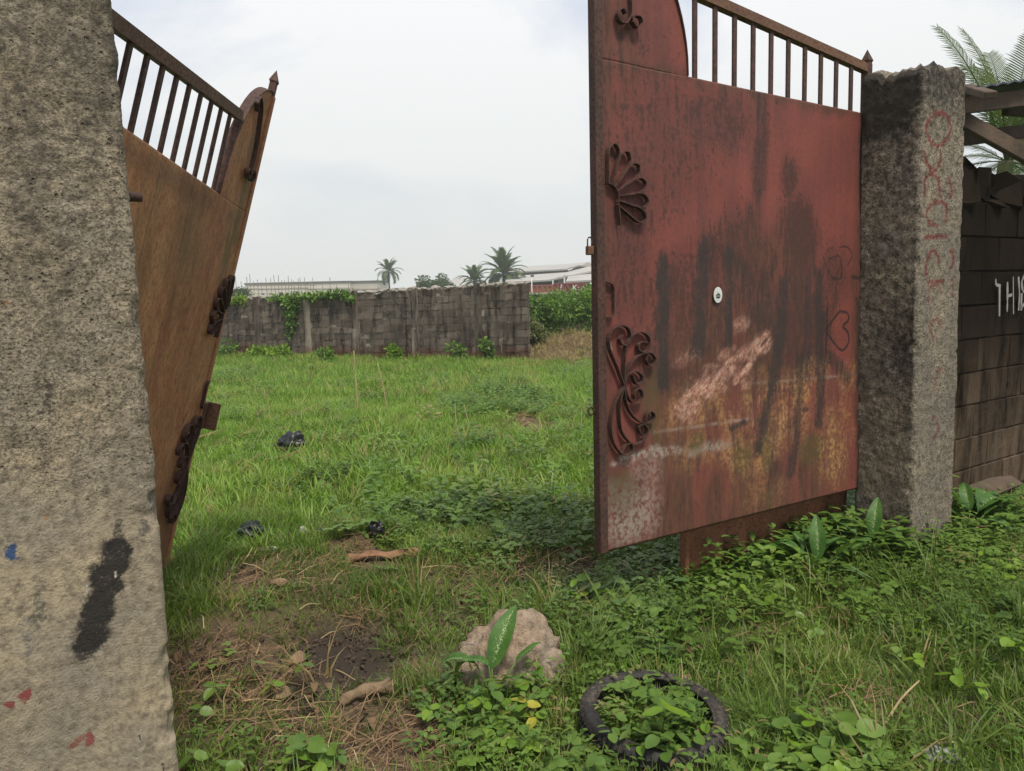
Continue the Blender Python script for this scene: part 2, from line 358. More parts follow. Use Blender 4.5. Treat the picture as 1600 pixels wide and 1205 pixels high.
def pillar(name, K, w, d, z0, z1, res, amp, seed, tilt, mat, strokes, moldf, topn, label, zsm):
    """K: road-side corner at the gate; sgn in w: the pillar runs along w*UG and -d*NR."""
    sg = 1 if w > 0 else -1; w = abs(w)
    loop = []
    r = .018
    def side(a, b, n):
        L_ = np.linalg.norm(np.subtract(b, a)); k = max(2, int(L_ / res)); t = (np.arange(k) + .5) / k
        for q in t: loop.append((*(np.array(a) + (np.array(b) - np.array(a)) * q), *n))
    side((0, d - r), (0, r), (-1, 0)); loop.append((r * .3, r * .3, -.707, -.707))
    side((r, 0), (w - r, 0), (0, -1)); loop.append((w - r * .3, r * .3, .707, -.707))
    side((w, r), (w, d - r), (1, 0)); side((w - r, d), (r, d), (0, 1))
    lp = np.array(loop); zs = np.arange(z0, z1 + 1e-6, res); n = len(lp)
    S = lp[:, 0][None].repeat(len(zs), 0); D = lp[:, 1][None].repeat(len(zs), 0); Zq = zs[:, None].repeat(n, 1)
    q = np.stack([S, D, Zq], -1)
    edge = np.minimum.reduce([np.hypot(S - a, D - b) for a in (0, w) for b in (0, d)])
    sm = zsm(S, Zq)
    dis = amp * (.5 * fbm(q * 3, 2, seed) + .55 * (1 - .75 * sm) * fbm(q * 22, 3, seed + 9) + .3 * (1 - .8 * sm) * np.abs(fbm(q * 70, 2, seed + 15)))
    chip = np.clip(fbm(q * 9, 3, seed + 30) - .35, 0, 1) * np.exp(-edge / .03) * .05
    dis = dis - chip
    top = z1 + topn(S, D, seed)
    Zt = np.where(Zq > z1 - .35, z1 - .35 + (Zq - (z1 - .35)) * (top - z1 + .35) / .35, Zq)
    lx = S + lp[:, 2] * dis; ly = D + lp[:, 3] * dis
    rd = sstep(.03, 0, z1 - Zq) * .02; lx = lx - lp[:, 2] * rd; ly = ly - lp[:, 3] * rd
    # local axes: x along sg*UG, y away from the road (mirrored pillars are flipped below)
    V = np.stack([lx * sg, ly, Zt], -1).reshape(-1, 3).tolist()
    idx = np.arange(len(zs) * n).reshape(len(zs), n); nx = np.roll(idx, -1, 1)
    Fc = np.stack([idx[:-1], nx[:-1], nx[1:], idx[1:]], -1).reshape(-1, 4)
    if sg < 0: Fc = Fc[:, ::-1]
    Fc = Fc.tolist(); capz = float(np.mean(top[-1]))
    prev = idx[-1].tolist()
    for s_ in (.75, .45, .15):
        base = len(V); a = np.array([V[i] for i in idx[-1]]); c = a.mean(0)
        nv = c + (a - c) * s_; nv[:, 2] += .02 * fbm(nv * 14, 2, seed) + .01
        V += nv.tolist(); cur = list(range(base, base + n))
        for k in range(n):
            f4 = [prev[k], prev[(k + 1) % n], cur[(k + 1) % n], cur[k]]; Fc.append(f4 if sg > 0 else f4[::-1])
        prev = cur
    Fc.append(prev if sg > 0 else prev[::-1])
    me = bpy.data.meshes.new(name); me.from_pydata(V, [], Fc); me.update()
    me.polygons.foreach_set('use_smooth', [True] * len(me.polygons))
    nv = len(V); ex = nv - S.size
    def full(a): return np.concatenate([np.asarray(a, float).ravel(), np.zeros(ex)])
    paint = np.zeros(S.shape); pcol = np.zeros(S.shape + (3,)); front = (lp[:, 3] < -.5)[None].repeat(len(zs), 0)
    for kind, pts, wd, st, col in strokes:
        uv = []
        for (px, py) in pts:
            h = plane_hit(px, py, K, NR); uv.append(((h - K) @ UG * sg, h[2] - (h - K) @ UG * sg * 0))
        wd_m = wd; dd = seg_dist(np.stack([S, Zq], -1), uv)
        mk = st * sstep(wd_m * 1.25, wd_m * .35, dd + wd_m * (.16 if wd_m > .025 else .45) * fbm(q * (40 if wd_m > .025 else 75), 2, seed + 3)) * front
        up = mk > paint; paint = np.where(up, mk, paint); pcol[up] = col
    attr(me, 'paint', full(paint)); attr(me, 'smooth', full(sm)); attr(me, 'mold', full(moldf(S, D, Zq, front)))
    ca = me.attributes.new('pcol', 'FLOAT_COLOR', 'POINT'); buf = np.zeros((nv, 4)); buf[:S.size, :3] = pcol.reshape(-1, 3); buf[:, 3] = 1
    ca.data.foreach_set('color', buf.astype(np.float32).ravel())
    o = link(name, me, mat); setp(o, label, 'pillar')
    X = Vector(UG); Yv = Vector(-NR); R = Matrix((X, Yv, Vector((0, 0, 1)))).transposed().to_4x4()
    T = Matrix.Rotation(tilt, 4, Vector((0, 1, 0)))
    o.matrix_world = Matrix.Translation(Vector(K)) @ T @ R
    return o

RED = (.17, .05, .045)
def z8(*p): return [(1300 + a / 3.013, 50 + b / 3.013) for a, b in p]
def z9(*p): return [(1300 + a / 2.74, 440 + b / 2.74) for a, b in p]
KR = gp(1424, 864)
SR = []
for pts in [z8((520, 410), (492, 450), (495, 505), (535, 552), (580, 525), (604, 470), (590, 420), (550, 405), (520, 410)), z8((478, 575), (490, 640), (515, 672), (548, 640), (553, 595)),
            z8((478, 785), (480, 710), (508, 688), (538, 712), (545, 790)), z8((588, 710), (602, 760), (590, 800)), z8((570, 905), (576, 845), (545, 815), (505, 830), (482, 880), (505, 922), (532, 928)),
            z8((475, 980), (575, 980)), z8((475, 1150), (482, 1080), (506, 1045), (528, 1065), (532, 1098)), z8((590, 1040), (602, 1090), (590, 1130)), z8((480, 1195), (555, 1190))]:
    SR.append(('s', catmull(pts, 4) if len(pts) > 2 else pts, .0195, .8, RED))
for pts in [z9((435, 105), (440, 50), (470, 18), (492, 60)), z9((540, 10), (545, 90)), z9((450, 260), (440, 200), (470, 175), (490, 210)), z9((455, 470), (470, 395), (495, 400)), z9((430, 600), (458, 595), (462, 650), (440, 690))]:
    SR.append(('s', catmull(pts, 4) if len(pts) > 2 else pts, .019, .65, RED))
SR += [('s', z8((490, 320), (485, 380)), .02, .4, RED), ('s', z8((560, 330), (580, 345)), .018, .6, (.03, .03, .03)), ('s', z9((365, 505), (365, 505.5)), .008, .9, (.7, .68, .62))]
C_R = concrete_mat('pillar_concrete_mouldy', (.3, .255, .2), (.13, .108, .084), (.45, .4, .33), 1.0, (.017, .014, .011), cov=.16)
def mold_r(S, D, Z, front):
    m = np.where(front, .02 + .3 * sstep(1.0, 2.5, Z), .42 + .3 * fbm(np.stack([S * 2, D * 4, Z * 1.5], -1), 3, 3)); m = m + .36 * sstep(2.3, 2.62, Z + .1 * fbm(np.stack([S * 8, D * 8, Z * 4], -1), 2, 5))
    return m + .15 * np.where(Z < .25, .8, 0) - .45 * np.where(~front, np.exp(-((Z - .45) / .22) ** 2), 0)
def top_r(S, D, s): return .035 * fbm(np.stack([S * 9, D * 9, S * 0], -1), 3, 4) + .02 * sstep(.02, .3, D) + .02 * fbm(np.stack([S * 30, D * 30, S * 0], -1), 2, 14)
pr = pillar('gate_pillar', KR, .46, .37, -.1, 2.74, .006, .0065, 5, math.radians(-1.3), C_R, SR, mold_r, top_r,
            'mouldy dark concrete gate pillar with red painted letters beside the red gate leaf', lambda S, Z: np.full(S.shape, .1))

KL = np.array([-1.075, 2.005, 0.]) + UG * .07
BK = (.022, .02, .02)
SL0 = 0
SL = [('s', [(186, 815), (180, 850)], .012, .6, BK), ('s', [(181, 862), (172, 892), (160, 930), (149, 968), (139, 1000)], .058, .97, BK), ('s', [(142, 985), (136, 1016)], .045, .7, BK), ('s', [(150, 885), (158, 900)], .03, .7, BK),
      ('s', [(20, 855), (17, 870)], .017, .9, (.035, .07, .16)), ('s', [(42, 975), (38, 1010)], .036, .45, (.1, .12, .15)), ('s', [(62, 935), (60, 970)], .02, .6, (.05, .055, .05)),
      ('s', [(40, 1085), (42, 1088)], .016, 1.1, (.24, .06, .055)), ('s', [(15, 1099), (16, 1100)], .014, 1.1, (.22, .06, .055)), ('s', [(139, 1153), (142, 1158)], .017, .9, (.22, .07, .06)), ('s', [(122, 1158), (115, 1163)], .016, .75, (.22, .08, .06)),
      ('s', [(167, 1108), (168, 1113)], .013, .35, (.22, .08, .06)), ('s', [(242, 1042), (243, 1045)], .011, .6, (.12, .06, .055)), ('s', [(224, 820), (226, 832)], .018, .62, (.05, .05, .055)), ('s', [(158, 750), (162, 765)], .03, .5, (.06, .06, .065)),
      ('s', [(60, 605), (72, 600), (70, 640)], .016, .6, (.06, .05, .045)), ('s', [(122, 640), (122, 780), (118, 850)], .028, .34, (.13, .115, .1)), ('s', [(55, 840), (58, 935)], .02, .4, (.12, .105, .09)), ('s', [(218, 1150), (219, 1157)], .004, .9, (.03, .03, .03)),
      ('s', [(254, 1195), (256, 1205)], .008, .8, (.06, .04, .05)), ('s', [(180, 897), (181, 902)], .009, 1.0, (.5, .47, .42)), ('s', [(135, 915), (135, 925)], .004, 1.0, (.5, .47, .42)), ('s', [(80, 290), (81, 291)], .006, .9, (.42, .3, .07)), ('s', [(10, 473), (10, 474)], .006, .9, (.5, .2, .05)), ('s', [(73, 810), (73, 811)], .006, .8, (.45, .2, .06))]
C_L = concrete_mat('pillar_concrete_rough', (.385, .32, .235), (.185, .148, .108), (.5, .44, .34), .85, (.05, .042, .034), cov=.38)
def mold_l(S, D, Z, front):
    n = fbm(np.stack([S * 5, D * 5, Z * 1.2], -1), 3, 8)
    return np.clip(.12 + .32 * sstep(1.35, 2.3, Z) + .3 * n, 0, 1)
def smooth_l(S, Z): return sstep(1.35, .95, Z + .1 * fbm(np.stack([S * 4, S * 0, Z * 4], -1), 2, 2))
pl = pillar('gate_pillar', KL, -.55, .45, -.1, 3.0, .0045, .0075, 8, 0, C_L, SL, mold_l, top_r,
            'rough pale concrete gate pillar with black smear standing before the leaning gate leaf', smooth_l)
# rebar hinge pin stub that sticks out of the near pillar, as its part
def to_parent(o, par):
    o.parent = par; o.matrix_parent_inverse = par.matrix_world.inverted()
bm = bmesh.new(); a = at_depth(168, 306, 2.14); b = at_depth(221, 309, 2.2); tube(bm, [a, a * .5 + b * .5, b], .0135, 9)
to_parent(link('hinge_pin', from_bm('hinge_pin', bm, True), RUST), pl)

# ------------------------------------------------------------------ gate leaves
WD, WL, HP, V0, HL = 2.05, .576, 2.173, -.071, 2.862
OR_ = np.array([2.121, 4.438, .404]); UR = np.array([-.84125, -.54045, .01458]); VR = np.array([-.00128, .02895, .99958]); NRr = np.cross(VR, UR)
OL_ = np.array([-1.831, 2.081, .115]); UL = np.array([-.10496, .99219, -.06743]); VL = np.array([.25986, .09281, .96118]); NLr = np.cross(UL, VL)
def leaf_uv(px, py):
    h = plane_hit(px, py, OR_, NRr); return np.array([(h - OR_) @ UR, (h - OR_) @ VR])
def top_lobe(u): return HP + (HL - HP) * np.sqrt(np.clip(1 - ((WD - u) / WL) ** 2, 0, 1))
def z6(*p): return [(900 + a / 3.0125, b / 3.0125) for a, b in p]
def z7(*p): return [(920 + a / 4.636, 480 + b / 4.636) for a, b in p]
SCROLL = [[(235, 562), (185, 430), (130, 290), (135, 190), (195, 132), (262, 150), (280, 215), (255, 272), (222, 268), (205, 232), (225, 200)],
          [(235, 562), (238, 430), (250, 290), (295, 205), (360, 180), (412, 215), (418, 275), (385, 322), (345, 312), (338, 272), (368, 250), (404, 256)],
          [(235, 545), (265, 440), (330, 355), (415, 326), (460, 365), (448, 415), (415, 420), (395, 385), (402, 352)],
          [(240, 550), (262, 490), (320, 462), (366, 495), (362, 540), (330, 556), (310, 530), (300, 495)],
          [(240, 558), (258, 630), (292, 685), (340, 690), (370, 645), (358, 596), (325, 592), (310, 625), (312, 662)],
          [(235, 568), (250, 680), (290, 770), (350, 825), (418, 835), (455, 795), (438, 754), (402, 768), (392, 822)],
          [(235, 568), (206, 700), (212, 870), (258, 955), (318, 990), (382, 950), (406, 885), (378, 846), (342, 862), (350, 905), (376, 925)],
          [(235, 566), (170, 695), (140, 850), (165, 985), (238, 1070), (295, 1040), (290, 985), (252, 990), (215, 1050)]]
CURL = [[(270, -180), (250, -90), (245, 0), (245, 75), (222, 115), (192, 105), (182, 70), (205, 48), (222, 70)], [(245, 70), (254, 108), (274, 135), (296, 115), (287, 86), (258, 84), (250, 112)],
        [(270, -180), (300, -260), (350, -290), (375, -240), (345, -210)]]
def ribbon(bm, pts, T, dep, th=.0022):
    P = catmull(pts, 7) if len(pts) > 2 else np.array(pts, float)
    prev = None
    for i, p in enumerate(P):
        d = P[min(i + 1, len(P) - 1)] - P[max(i - 1, 0)]; d = d / max(np.linalg.norm(d), 1e-9); nn = np.array([-d[1], d[0]]) * th
        cur = [bm.verts.new(T(*(p + nn), .001)), bm.verts.new(T(*(p + nn), dep)), bm.verts.new(T(*(p - nn), dep)), bm.verts.new(T(*(p - nn), .001))]
        if prev:
            for k in range(4): bm.faces.new((prev[k], prev[(k + 1) % 4], cur[(k + 1) % 4], cur[k]))
        else: bm.faces.new(cur)
        prev = cur
    bm.faces.new(prev[::-1])

def build_leaf(O, U, V, s, panelmat, framemat, name, label, masks, barmat):
    root = empty(name, tuple(O), label=label, cat='gate leaf')
    Xl = U * s; Zl = V; Yl = np.cross(Zl, Xl)
    root.matrix_world = Matrix(((Xl[0], Yl[0], Zl[0], O[0]), (Xl[1], Yl[1], Zl[1], O[1]), (Xl[2], Yl[2], Zl[2], O[2]), (0, 0, 0, 1)))
    T = lambda u, v, n: Vector((s * u, -n, v))
    def boxp(nm, u0, u1, v0, v1, n0, n1, mt, bev=.003):
        return link(nm, box_me(nm, (abs(u1 - u0), abs(n1 - n0), abs(v1 - v0)), bev, (s * (u0 + u1) / 2, -(n0 + n1) / 2, (v0 + v1) / 2)), mt, root)
    ST = .047
    # sheet panels (fine grids: they carry dents and the paint, stain and hinge-edge shade masks)
    for nm, u0, u1, lob in (('sheet_panel', .004, WD - ST, 0), ('upper_panel', WD - WL, WD - ST, 1)):
        us = np.arange(u0, u1 + .004, .0085); us = np.linspace(u0, u1, len(us))
        nv = 260 if not lob else 60
        tt = np.linspace(0, 1, nv)
        if lob: lo = np.full_like(us, HP - .004); hi = top_lobe(us)
        else: lo = np.full_like(us, V0 + .004); hi = np.full_like(us, HP - .002)
        Uq = us[None].repeat(nv, 0); Vq = lo[None] + (hi - lo)[None] * tt[:, None]
        q3 = np.stack([Uq, Vq, Uq * 0], -1)
        dn = .004 * fbm(q3 * 2.2, 2, 3) + .0015 * fbm(q3 * 7, 2, 6)
        if not lob: dn = dn + .003 * sstep(.012, 0, np.abs(Uq - 1.03)) * 0
        P = np.stack([s * Uq, -(dn - .006), Vq], -1)
        if s > 0: P = P[:, ::-1]; Uq = Uq[:, ::-1]; Vq = Vq[:, ::-1]
        me = grid_me(nm, P[:, ::-1]); Uq = Uq[:, ::-1]; Vq = Vq[:, ::-1]
        for k, fn in masks.items(): attr(me, k, fn(np.stack([Uq, Vq], -1)))
        o = link(nm, me, panelmat, root); md = o.modifiers.new('thickness', 'SOLIDIFY'); md.thickness = .004; md.offset = 0
    # frame
    boxp('stile', WD - ST, WD, V0, HL - .02, -.045, .004, framemat if s < 0 else panelmat)
    boxp('hinge_stile', -.045, 0, V0, HP + .29, -.045, .002, framemat)
    boxp('bottom_rail', 0, WD - ST, V0 - .004, V0 + .045, -.046, -.012, framemat)
    boxp('middle_rail', 0, WD - ST, HP - .047, HP - .005, -.046, -.012, framemat)
    # spears on both stiles
    for u, v, r in ((WD - ST / 2, HL - .02, .023), (-.0225, HP + .29, .024)):
        bm = bmesh.new(); h1 = .07 if u > 1 else .005; pts = [(-1, -1), (1, -1), (1, 1), (-1, 1)]
        rings = [[bm.verts.new((s * u + a * r * k, .02 + b * r * k, v + z)) for a, b in pts] for k, z in ((.8, 0), (.8, h1), (1.02, h1 + .012), (.04, h1 + .075))]
        for A, B in zip(rings, rings[1:]):
            for k in range(4): bm.faces.new((A[k], A[(k + 1) % 4], B[(k + 1) % 4], B[k]))
        bm.faces.new(rings[-1]); bm.faces.new(rings[0][::-1]); link('spear', from_bm('spear', bm), framemat, root)
    # sloping top rail and bars
    us0, us1 = 0.0, WD - .49; ve = lambda u: HP + .238 + (.375 - .238) * u / 1.42
    bm = bmesh.new(); bar_between(bm, T(us0, ve(us0) + .024, -.02), T(us1, ve(us1) + .024, -.02), .042, .048, (0, 0, 1)); link('top_rail', from_bm('top_rail', bm), RUSTL, root)
    sp = (WD - WL - .06) / 10
    for i in range(10):
        u = (i + 1) * sp if i < 9 else WD - WL - .06
        boxp('bar', u - .014, u + .014, HP - .004, ve(u) - .001, -.022, -.008, RUST, .002)
    # rim strip round the lobe
    bm = bmesh.new(); rim = [(u, float(top_lobe(np.array(u)))) for u in np.concatenate([[WD - WL + .0005], WD - WL * np.cos(np.linspace(.12, 1.49, 16))])]
    rim[0] = (WD - WL, HP); P = np.array(rim); prev = None
    for p in P:
        cur = [bm.verts.new(T(p[0] - .002, p[1], .004)), bm.verts.new(T(p[0] - .002, p[1] + .003, -.045)), bm.verts.new(T(p[0] + .003, p[1] - .004, -.045)), bm.verts.new(T(p[0] + .003, p[1] - .004, .004))]
        if prev:
            for k in range(4): bm.faces.new((prev[k], prev[(k + 1) % 4], cur[(k + 1) % 4], cur[k]))
        prev = cur
    link('lobe_rim', from_bm('lobe_rim', bm), framemat, root)
    # ornaments
    om = framemat
    for nm, src in (('scroll', SCROLL), ('curl', CURL)):
        for st in src:
            pts = [leaf_uv(*p) for p in (z7(*st) if nm == 'scroll' else z6(*st))]
            bm = bmesh.new(); ribbon(bm, pts, T, .027); link(nm, from_bm(nm, bm), om, root)
    fc = leaf_uv(946, 309)
    def pol(r, a): return np.array([fc[0] - r * math.cos(a), fc[1] + r * math.sin(a)])
    angs = np.radians(np.linspace(90, -31, 7))
    for a0, a1 in zip(angs[:-1], angs[1:]):
        mid = (a0 + a1) / 2; g = .012
        pts = [pol(.06, a0 - g)] + [pol(r, a0 - g) for r in (.1, .145, .19)] + [pol(.222, a0 + (mid - a0) * .35), pol(.24, mid), pol(.222, a1 + (mid - a1) * .35)] + [pol(r, a1 + g) for r in (.19, .145, .1)] + [pol(.06, a1 + g)]
        bm = bmesh.new(); ribbon(bm, pts, T, .027); link('petal', from_bm('petal', bm), om, root)
    bm = bmesh.new(); ribbon(bm, [pol(.06, t) for t in np.linspace(math.pi / 2, -.35, 9)] + [pol(.085, -.75), pol(.14, -1.05)], T, .026); link('hub', from_bm('hub', bm), om, root)
    bm = bmesh.new(); ribbon(bm, [leaf_uv(*p) for p in ((946, 441), (955, 447), (956, 470), (955, 492), (946, 497))], T, .02); link('catch', from_bm('catch', bm), om, root)
    return root, T, boxp

def sc_(pts, w, k=1.0, nz_=.5, fr=22):
    uv = np.array([leaf_uv(*p) for p in pts])
    return lambda Q: k * sstep(w * 1.35, w * .2, seg_dist(Q, uv) + nz_ * w * fbm(np.concatenate([Q * fr, Q[..., :1] * 0], -1), 2, 4))
def sk_(pts, w, k=1.0): return sc_(catmull(pts, 5) if len(pts) > 2 else pts, w * 1.15, k, .22, 60)
def blob(px, py, ru, rv, k=1.0):
    c = leaf_uv(px, py)
    return lambda Q: k * sstep(1.2, .4, np.hypot((Q[..., 0] - c[0]) / ru, (Q[..., 1] - c[1]) / rv) + .25 * fbm(np.concatenate([Q * np.array([9., 5.]), Q[..., :1] * 0], -1), 3, 6))
def mx(*fs): return lambda Q: np.clip(np.maximum.reduce([f(Q) for f in fs]), 0, 1)
def k3(*p): return [(900 + a / 2.273, 400 + b / 2.273) for a, b in p]
MASK_R = {
    'black': mx(sk_([(1038, 405), (1037, 500), (1037, 600)], .05, .9), sk_([(1106, 380), (1097, 450), (1092, 545)], .06, .85), sk_([(1141, 395), (1139, 535)], .045, .8), sk_([(1226, 445), (1216, 560), (1186, 700)], .055, .85),
                sk_([(1278, 430), (1283, 560), (1282, 660)], .055, .8), sk_([(1262, 450), (1262, 590)], .05, .62), sk_([(1252, 560), (1246, 680), (1236, 740)], .05, .72), sk_([(1110, 690), (1090, 720)], .04, .4), sk_([(1165, 660), (1145, 670)], .022, .85), sk_([(1262, 640), (1250, 640)], .02, .8), sk_([(1160, 420), (1190, 510)], .07, .55), sk_([(1215, 640), (1205, 760)], .05, .42), sk_([(1300, 560), (1325, 590)], .06, .7), sk_([(1342, 470), (1342, 600)], .03, .7), sk_([(1342, 640), (1342, 760)], .04, .65), sk_([(1345, 200), (1345, 470)], .022, .55), blob(1200, 470, .4, .24, .42), sk_([(1186, 132), (1188, 340)], .005, .9), sk_([(1140, 690), (1345, 640)], .006, .5)),  # strokes down the hinge edge: soot and the pillar-side shadow painted together
    'rust': mx(blob(1250, 390, .2, .4, 1), blob(1235, 275, .09, .16, .95), blob(1165, 410, .3, .3, .85), blob(1100, 450, .4, .34, .75), blob(1190, 230, .07, .4, .8), blob(1130, 190, .35, .16, .62), blob(1300, 440, .16, .3, .6), blob(1230, 530, .5, .4, .95), blob(1070, 560, .35, .3, .7), blob(985, 420, .2, .4, .55), blob(1020, 230, .4, .6, .45), blob(960, 60, .15, .3, .5)),
    'scrape': mx(sc_([(1080, 625), (1135, 580)], .07, .95), sc_([(1100, 605), (1150, 560), (1198, 533)], .05, .9), sc_([(1150, 598), (1197, 536)], .02, 1.), sc_([(1070, 640), (1105, 605)], .07, .9), sc_([(1150, 515), (1165, 503)], .04, .6), sc_([(1130, 560), (1165, 595)], .06, .6), sc_([(1060, 562), (1088, 553)], .04, .4)),
    'ochre': mx(blob(1250, 605, .35, .14, 1), blob(1200, 660, .5, .3, .9), blob(1310, 690, .22, .34, 1), blob(1270, 580, .2, .08, 1), blob(1130, 690, .4, .16, .75), blob(1200, 770, .3, .12, .4), blob(1085, 640, .28, .16, .7), blob(1322, 590, .12, .14, 1)),
    'grey': mx(sc_([(975, 718), (1020, 706), (1080, 705), (1140, 695)], .032, 1), sc_([(1015, 676), (1080, 668), (1170, 655)], .008, .8), blob(985, 805, .22, .2, .85), blob(1010, 735, .14, .1, .6), sc_([(945, 770), (985, 760)], .06, .6), sc_([(1170, 600), (1345, 585)], .01, .6), blob(960, 725, .03, .02, 1), sc_([(954, 535), (956, 545)], .012, 1.0)),
    'brown': mx(blob(1160, 780, 1.1, .4, 1), blob(1050, 740, .5, .3, .95), blob(1060, 640, .45, .25, .85), blob(1150, 540, .6, .4, .75), blob(1340, 500, .07, 1.0, .8), blob(1310, 160, .4, .05, .7), sc_([(1075, 118), (1355, 178)], .05, .85), blob(960, 60, .16, .4, .85), sc_([(945, 90), (1075, 118)], .035, .85), blob(1000, 790, .3, .2, .6), blob(1200, 420, .4, .3, .6), sc_([(950, 110), (950, 830)], .03, .5)),
    'moss': mx(blob(1090, 690, .08, .07, .9), blob(1200, 700, .05, .14, .8), blob(1022, 640, .08, .2, .75), blob(1195, 655, .1, .04, .7), blob(970, 770, .14, .14, .6), blob(1270, 700, .14, .1, .75), blob(1200, 775, .05, .07, .6), blob(1165, 715, .08, .08, .65)),
    'graffiti': mx(sc_(k3((893, 182), (890, 270), (888, 358)), .0095, 1, .1), sc_(catmull(k3((940, 195), (915, 225), (893, 262), (905, 290), (945, 335), (972, 308), (968, 270), (950, 250), (970, 228), (965, 203), (940, 197)), 4), .011, 1, .1),
                   sc_(catmull(k3((880, 0), (893, 40), (903, 65), (925, 90)), 3), .0075, .8, .1), sc_(catmull(k3((905, 10), (935, 0), (945, 40), (940, 80), (915, 75)), 4), .0085, .85, .1), sc_(catmull(z6((1180, 1190), (1198, 1165), (1222, 1185)), 4), .008, .75, .1), sc_(catmull(z6((1240, 1165), (1275, 1163), (1300, 1200), (1280, 1250)), 4), .0085, .85, .1), sc_(k3((980, 75), (1005, 80)), .014, .75))}
rl, TR_, bpR = build_leaf(OR_, UR, VR, -1, gate_red(), RUST, 'gate_leaf', 'red oxide gate leaf with rust, burn stains and a round white sticker', MASK_R, RUST)
# sticker, ring, latch tongue
sc0 = leaf_uv(1120, 461)
def disc(u, v, ru, rv, n, k=28):
    bm = bmesh.new(); bm.faces.new([bm.verts.new(TR_(u + ru * math.cos(t), v + rv * math.sin(t), n)) for t in [2 * math.pi * i / k for i in range(k)]]); return bm
WHITE = plain('white_vinyl', (.72, .72, .68), .5, .12, 30); INK = plain('black_ink', (.03, .035, .03), .6, .2, 30); BOLT = RUST
stk = link('sticker', from_bm('sticker', disc(*sc0, .031, .04, .008), fix=False), WHITE, rl)
bm = bmesh.new()
for pts in ([(-.019, -.004), (-.012, .004), (-.009, -.001), (-.002, .014), (.004, .004), (.008, .009), (.018, -.004)], [(-.018, -.008), (.018, -.007), (.012, -.016), (0, -.019), (-.012, -.016)]):
    bm.faces.new([bm.verts.new(TR_(sc0[0] - a, sc0[1] + b, .0092)) for a, b in pts])
link('emblem', from_bm('emblem', bm, fix=False), INK, stk)
bm = bmesh.new(); bm.faces.new([bm.verts.new(TR_(sc0[0] + .0275 * math.cos(t), sc0[1] + .0355 * math.sin(t), .0084)) for t in [2 * math.pi * i / 28 for i in range(28)]])
link('inner_face', from_bm('inner_face', bm, fix=False), plain('white_vinyl_inner', (.62, .63, .6), .5, .15, 40), stk)
rc = leaf_uv(929, 643)
bm = bmesh.new(); tube(bm, [TR_(rc[0] + .004 + .017 * math.cos(t), rc[1] + .017 * math.sin(t), -.02) for t in np.linspace(0, 2 * math.pi, 15)], .005, 6); link('ring', from_bm('ring', bm, True), RUST, rl)
pc = leaf_uv(929, 384)
pk = empty('padlock', tuple(rl.matrix_world @ TR_(pc[0], pc[1] - .03, -.02)), label='small rusty padlock hooked on the free edge of the red gate leaf', cat='padlock'); pk.rotation_euler = (0, 0, math.atan2(UG[1], UG[0]))
link('body', box_me('padlock_body', (.034, .026, .04), .004, (-.012, 0, .01)), RUSTL, pk)
bm = bmesh.new(); tube(bm, [(-.012 + .012 * math.cos(t), 0, .055 + .014 * math.sin(t)) for t in np.linspace(math.pi, 0, 9)], .0035, 6)
tube(bm, [(-.024, 0, .027), (-.024, 0, .056)], .0035, 6); tube(bm, [(0, 0, .027), (0, 0, .056)], .0035, 6); link('shackle', from_bm('shackle', bm, True), RUST, pk)
for v in (.22, 1.75):
    bpR('hinge', -.075, -.04, v, v + .1, -.04, .012, RUST)
ZERO = lambda Q: np.zeros(Q.shape[:-1])
def lmask(u0, v0_, ru, rv, k): return lambda Q: np.clip(k * sstep(1.2, .3, np.hypot((Q[..., 0] - u0) / ru, (Q[..., 1] - v0_) / rv) + .3 * fbm(np.concatenate([Q * np.array([8., 3.]), Q[..., :1] * 0], -1), 3, 6)), 0, 1)
MASK_L = {'moss': mx(lmask(1.9, 2.2, .2, .6, .8), lmask(1.2, 1.9, .25, .5, .5), lmask(.7, 1.5, .3, .5, .4)), 'brown': mx(lmask(1.3, .3, 1.2, .55, .9), lmask(1.0, 2.1, 1.0, .06, .6)), 'black': lambda Q: np.maximum.reduce([.9 * sstep(.012, .004, np.hypot(Q[..., 0] - 1.75, (Q[..., 1] - .98) * .3))] + [.5 * sstep(.007, .002, np.abs(Q[..., 0] - a + .004 * np.sin(Q[..., 1] * 9))) for a in (.72, 1.12)]) }
ll, TL_, bpL = build_leaf(OL_, UL, VL, 1, gate_brown(), RUST, 'gate_leaf', 'brown rusted gate leaf leaning off its hinge behind the near pillar', MASK_L, RUSTL)
bpL('latch_plate', WD - .01, WD + .07, .90, 1.06, -.05, .012, RUSTL); bpL('latch_tongue', WD + .055, WD + .075, .90, 1.06, .012, .075, RUSTL)
bpL('hinge_plate', .02, .5, 1.28, 1.5, .001, .012, RUSTL)
for v in (.3, 1.7): bpL('hinge', -.075, -.04, v, v + .1, -.04, .012, RUST)

# rusty sheet under the right leaf
def sheet_under():
    A = gp(1068, 915); n = -NR
    base = A + .0; o = empty('steel_sheet', tuple(base), (0, 0, math.atan2(UG[1], UG[0])), 'rust orange steel sheet standing in the weeds under the red gate leaf', 'metal sheet')
    us = np.linspace(0, 1.42, 90); vs = np.linspace(-.05, .42, 14); U_, V_ = np.meshgrid(us, vs)
    cor = .012 * np.sin(U_ * 2 * math.pi / .24) + .012 * fbm(np.stack([U_ * 3, V_ * 3, U_ * 0], -1), 2, 2)
    lean = .03 * V_
    me = grid_me('sheet', np.stack([U_ + .03, cor + lean, V_ - .02 * U_], -1)); s = link('sheet', me, RUSTO, o); md = s.modifiers.new('thickness', 'SOLIDIFY'); md.thickness = .004
    link('flange', box_me('flange', (.028, .05, .46), .003, (.012, .006, .18)), RUSTO, o)
sheet_under()

